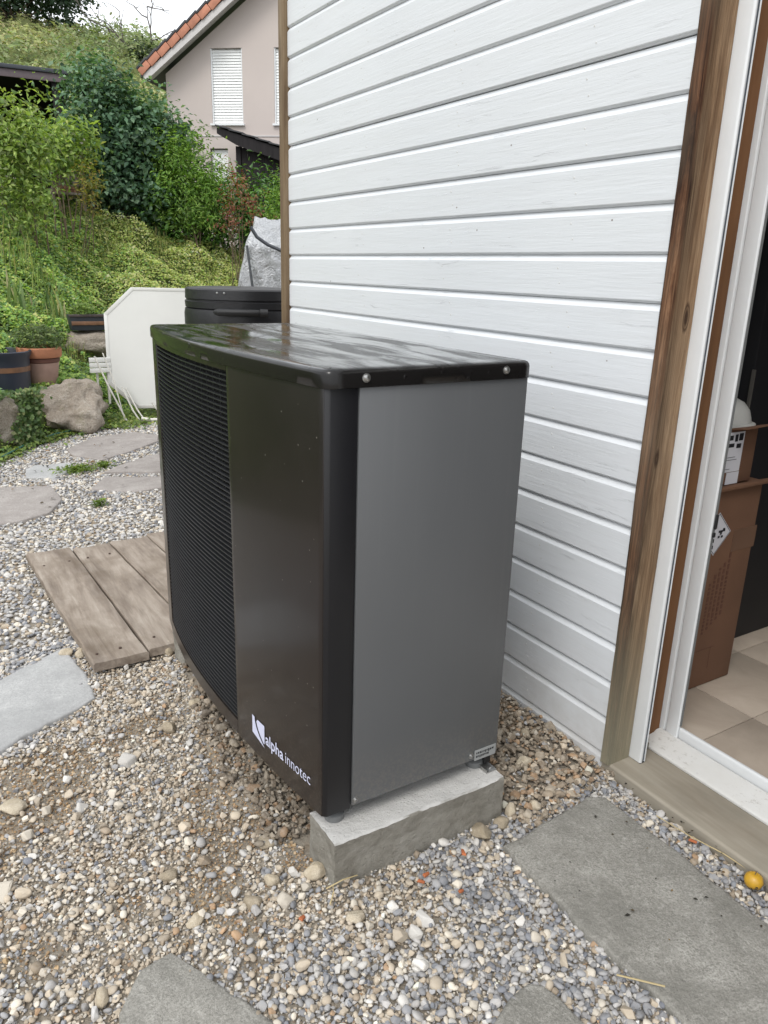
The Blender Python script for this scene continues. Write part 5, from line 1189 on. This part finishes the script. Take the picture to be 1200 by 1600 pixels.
# lean-to shed roof and dark wall in front of the house
sh=thing('lean_to_shed','black timber lean to with stepped dark tiled roof against the taupe house','shed',HL); sh.rotation_euler=(0,0,HR)
def sput(name,mb,mat,bevel=0):
    me=mb.mesh(name,mat,bevel=bevel); o=bpy.data.objects.new(name,me); COL.objects.link(o); o.parent=sh; return o
y_s=-2.2
xA,zA,xB,zB=.95,4.80,4.4,3.82
sl_=(zB-zA)/(xB-xA)
sput('fascia',MB().prism([(xA,zA-.14),(xA,zA),(xB,zB),(xB,zB-.34),(xA+.5,zA-.40)],'y',y_s,y_s+.05),DARKW)
sput('roof_deck',MB().prism([(xA,zA-.06),(xA,zA-.01),(xB,zB-.01),(xB,zB-.06)],'y',y_s+.051,-.03),DARKW)
for i in range(11):
    x=xA-.03+i*.345; z=zA+(x-xA)*sl_
    T=Matrix.Translation((x,0,z+.018))@Matrix.Rotation(-math.atan(sl_)+R(-4),4,'Y')
    mb=MB(); mb.box(0,.37,y_s-.05,-.03,0,.035,T); sput('roof_tile',mb,TILED,.004)
for i in range(16):
    x=1.49+i*.15; sput('wall_board',MB().box(x+.004,x+.146,y_s+.25+.01*(i%2),y_s+.28+.01*(i%2),1.2,zA+(x+.15-xA)*sl_-.23),DARKW)
sput('post',MB().box(1.36,1.485,y_s+.2,y_s+.33,1.2,4.4),DARKW)

# carport roof far left
cp=thing('carport','long dark flat roofed carport behind the shrubs','carport',(1.5,18,2.4)); a_=math.atan2(17.67-17.856,3.431-2.268); cp.rotation_euler=(0,0,a_)
def cput(name,mb,mat,bevel=0):
    me=mb.mesh(name,mat,bevel=bevel); o=bpy.data.objects.new(name,me); COL.objects.link(o); o.parent=cp; return o
X_=1.98
cput('roof_sheet',MB().box(-4,X_+.05,-.05,5,2.60,2.675),SLATEB,.01)
cput('fascia',MB().box(-4,X_,.0,.05,2.46,2.598),PLUMB,.004)
cput('ceiling',MB().box(-4,X_,.06,5,2.52,2.595),BLACK)
cput('back_wall',MB().box(-4,X_,3.5,3.6,-.5,2.5),BLACK)
cput('side_wall',MB().box(X_-.15,X_-.05,.4,3.45,-.5,2.5),BLACK)
for x in (-3.4,-.8,X_-.25): cput('post',MB().box(x-.07,x+.07,.1,.24,-.5,2.5),DARKW)
# log store
ls=thing('log_store','small grey plank log store with slanting roof among the shrubs','log store',(2.25,12.35,gh(2.2,12.3)))
put('roof',MB().prism([(2.02,2.86),(2.50,3.10),(2.50,3.14),(2.02,2.90)],'y',12.10,12.95).mesh('roof',GREYW,bevel=.003),ls)
put('roof_edge',MB().prism([(2.00,2.83),(2.51,3.075),(2.51,3.13),(2.00,2.885)],'y',12.07,12.098).mesh('roof_edge',plain('bleached_board',(.40,.37,.34),.8)),ls)
for i in range(4): put('board',MB().box(2.07+i*.085,2.07+i*.085+.078,12.2+.006*(i%2),12.222+.006*(i%2),2.52,2.88+i*.035).mesh('board',GREYW,bevel=.002),ls)
put('post',MB().box(2.42,2.47,12.15,12.2,2.2,3.03).mesh('post',GREYW,bevel=.003),ls); put('post',MB().box(2.03,2.065,12.15,12.2,2.2,2.84).mesh('post',GREYW,bevel=.003),ls)
put('shelf',MB().box(2.03,2.47,12.13,12.8,2.40,2.43).mesh('shelf',GREYW),ls)
lm=MB().tube([(0,0,0),(0,.4,0)],.024,8).mesh('log',LOGW,autos=50)
for i in range(13):
    o=bpy.data.objects.new('log',lm); COL.objects.link(o); o.location=(2.09+(i%7)*.05+(.025 if i>6 else 0),12.2,2.455+(.042 if i>6 else 0)); tag(o,'small split log stacked on the shelf of the log store','log','split logs stacked in the log store')
# pale boards at left edge
for (x,y,z,lb) in ((1.20,11.75,3.12,'upper pale bleached board showing behind the loose shrub'),(1.18,11.75,2.57,'lower pale bleached board showing behind the loose shrub')):
    me=MB().box(-.45,.36,-.02,.02,-.035,.035).mesh('garden_board',plain('bleached_board',(.45,.42,.38),.8),bevel=.004)
    o=put('garden_board',me,None,loc=(x,y,z)); o.rotation_euler=(0,R(9),R(-6)); tag(o,lb,'board')
for x in (.95,1.35):
    o=put('garden_post',MB().box(-.03,.03,-.03,.03,-1.1,.75).mesh('garden_post',GREYW,bevel=.004),None,loc=(x,11.80,2.55)); tag(o,'left' if x<1 else 'right','post')
    o['label']='grey garden post holding the pale boards, '+('leftmost one' if x<1 else 'nearer the log store')
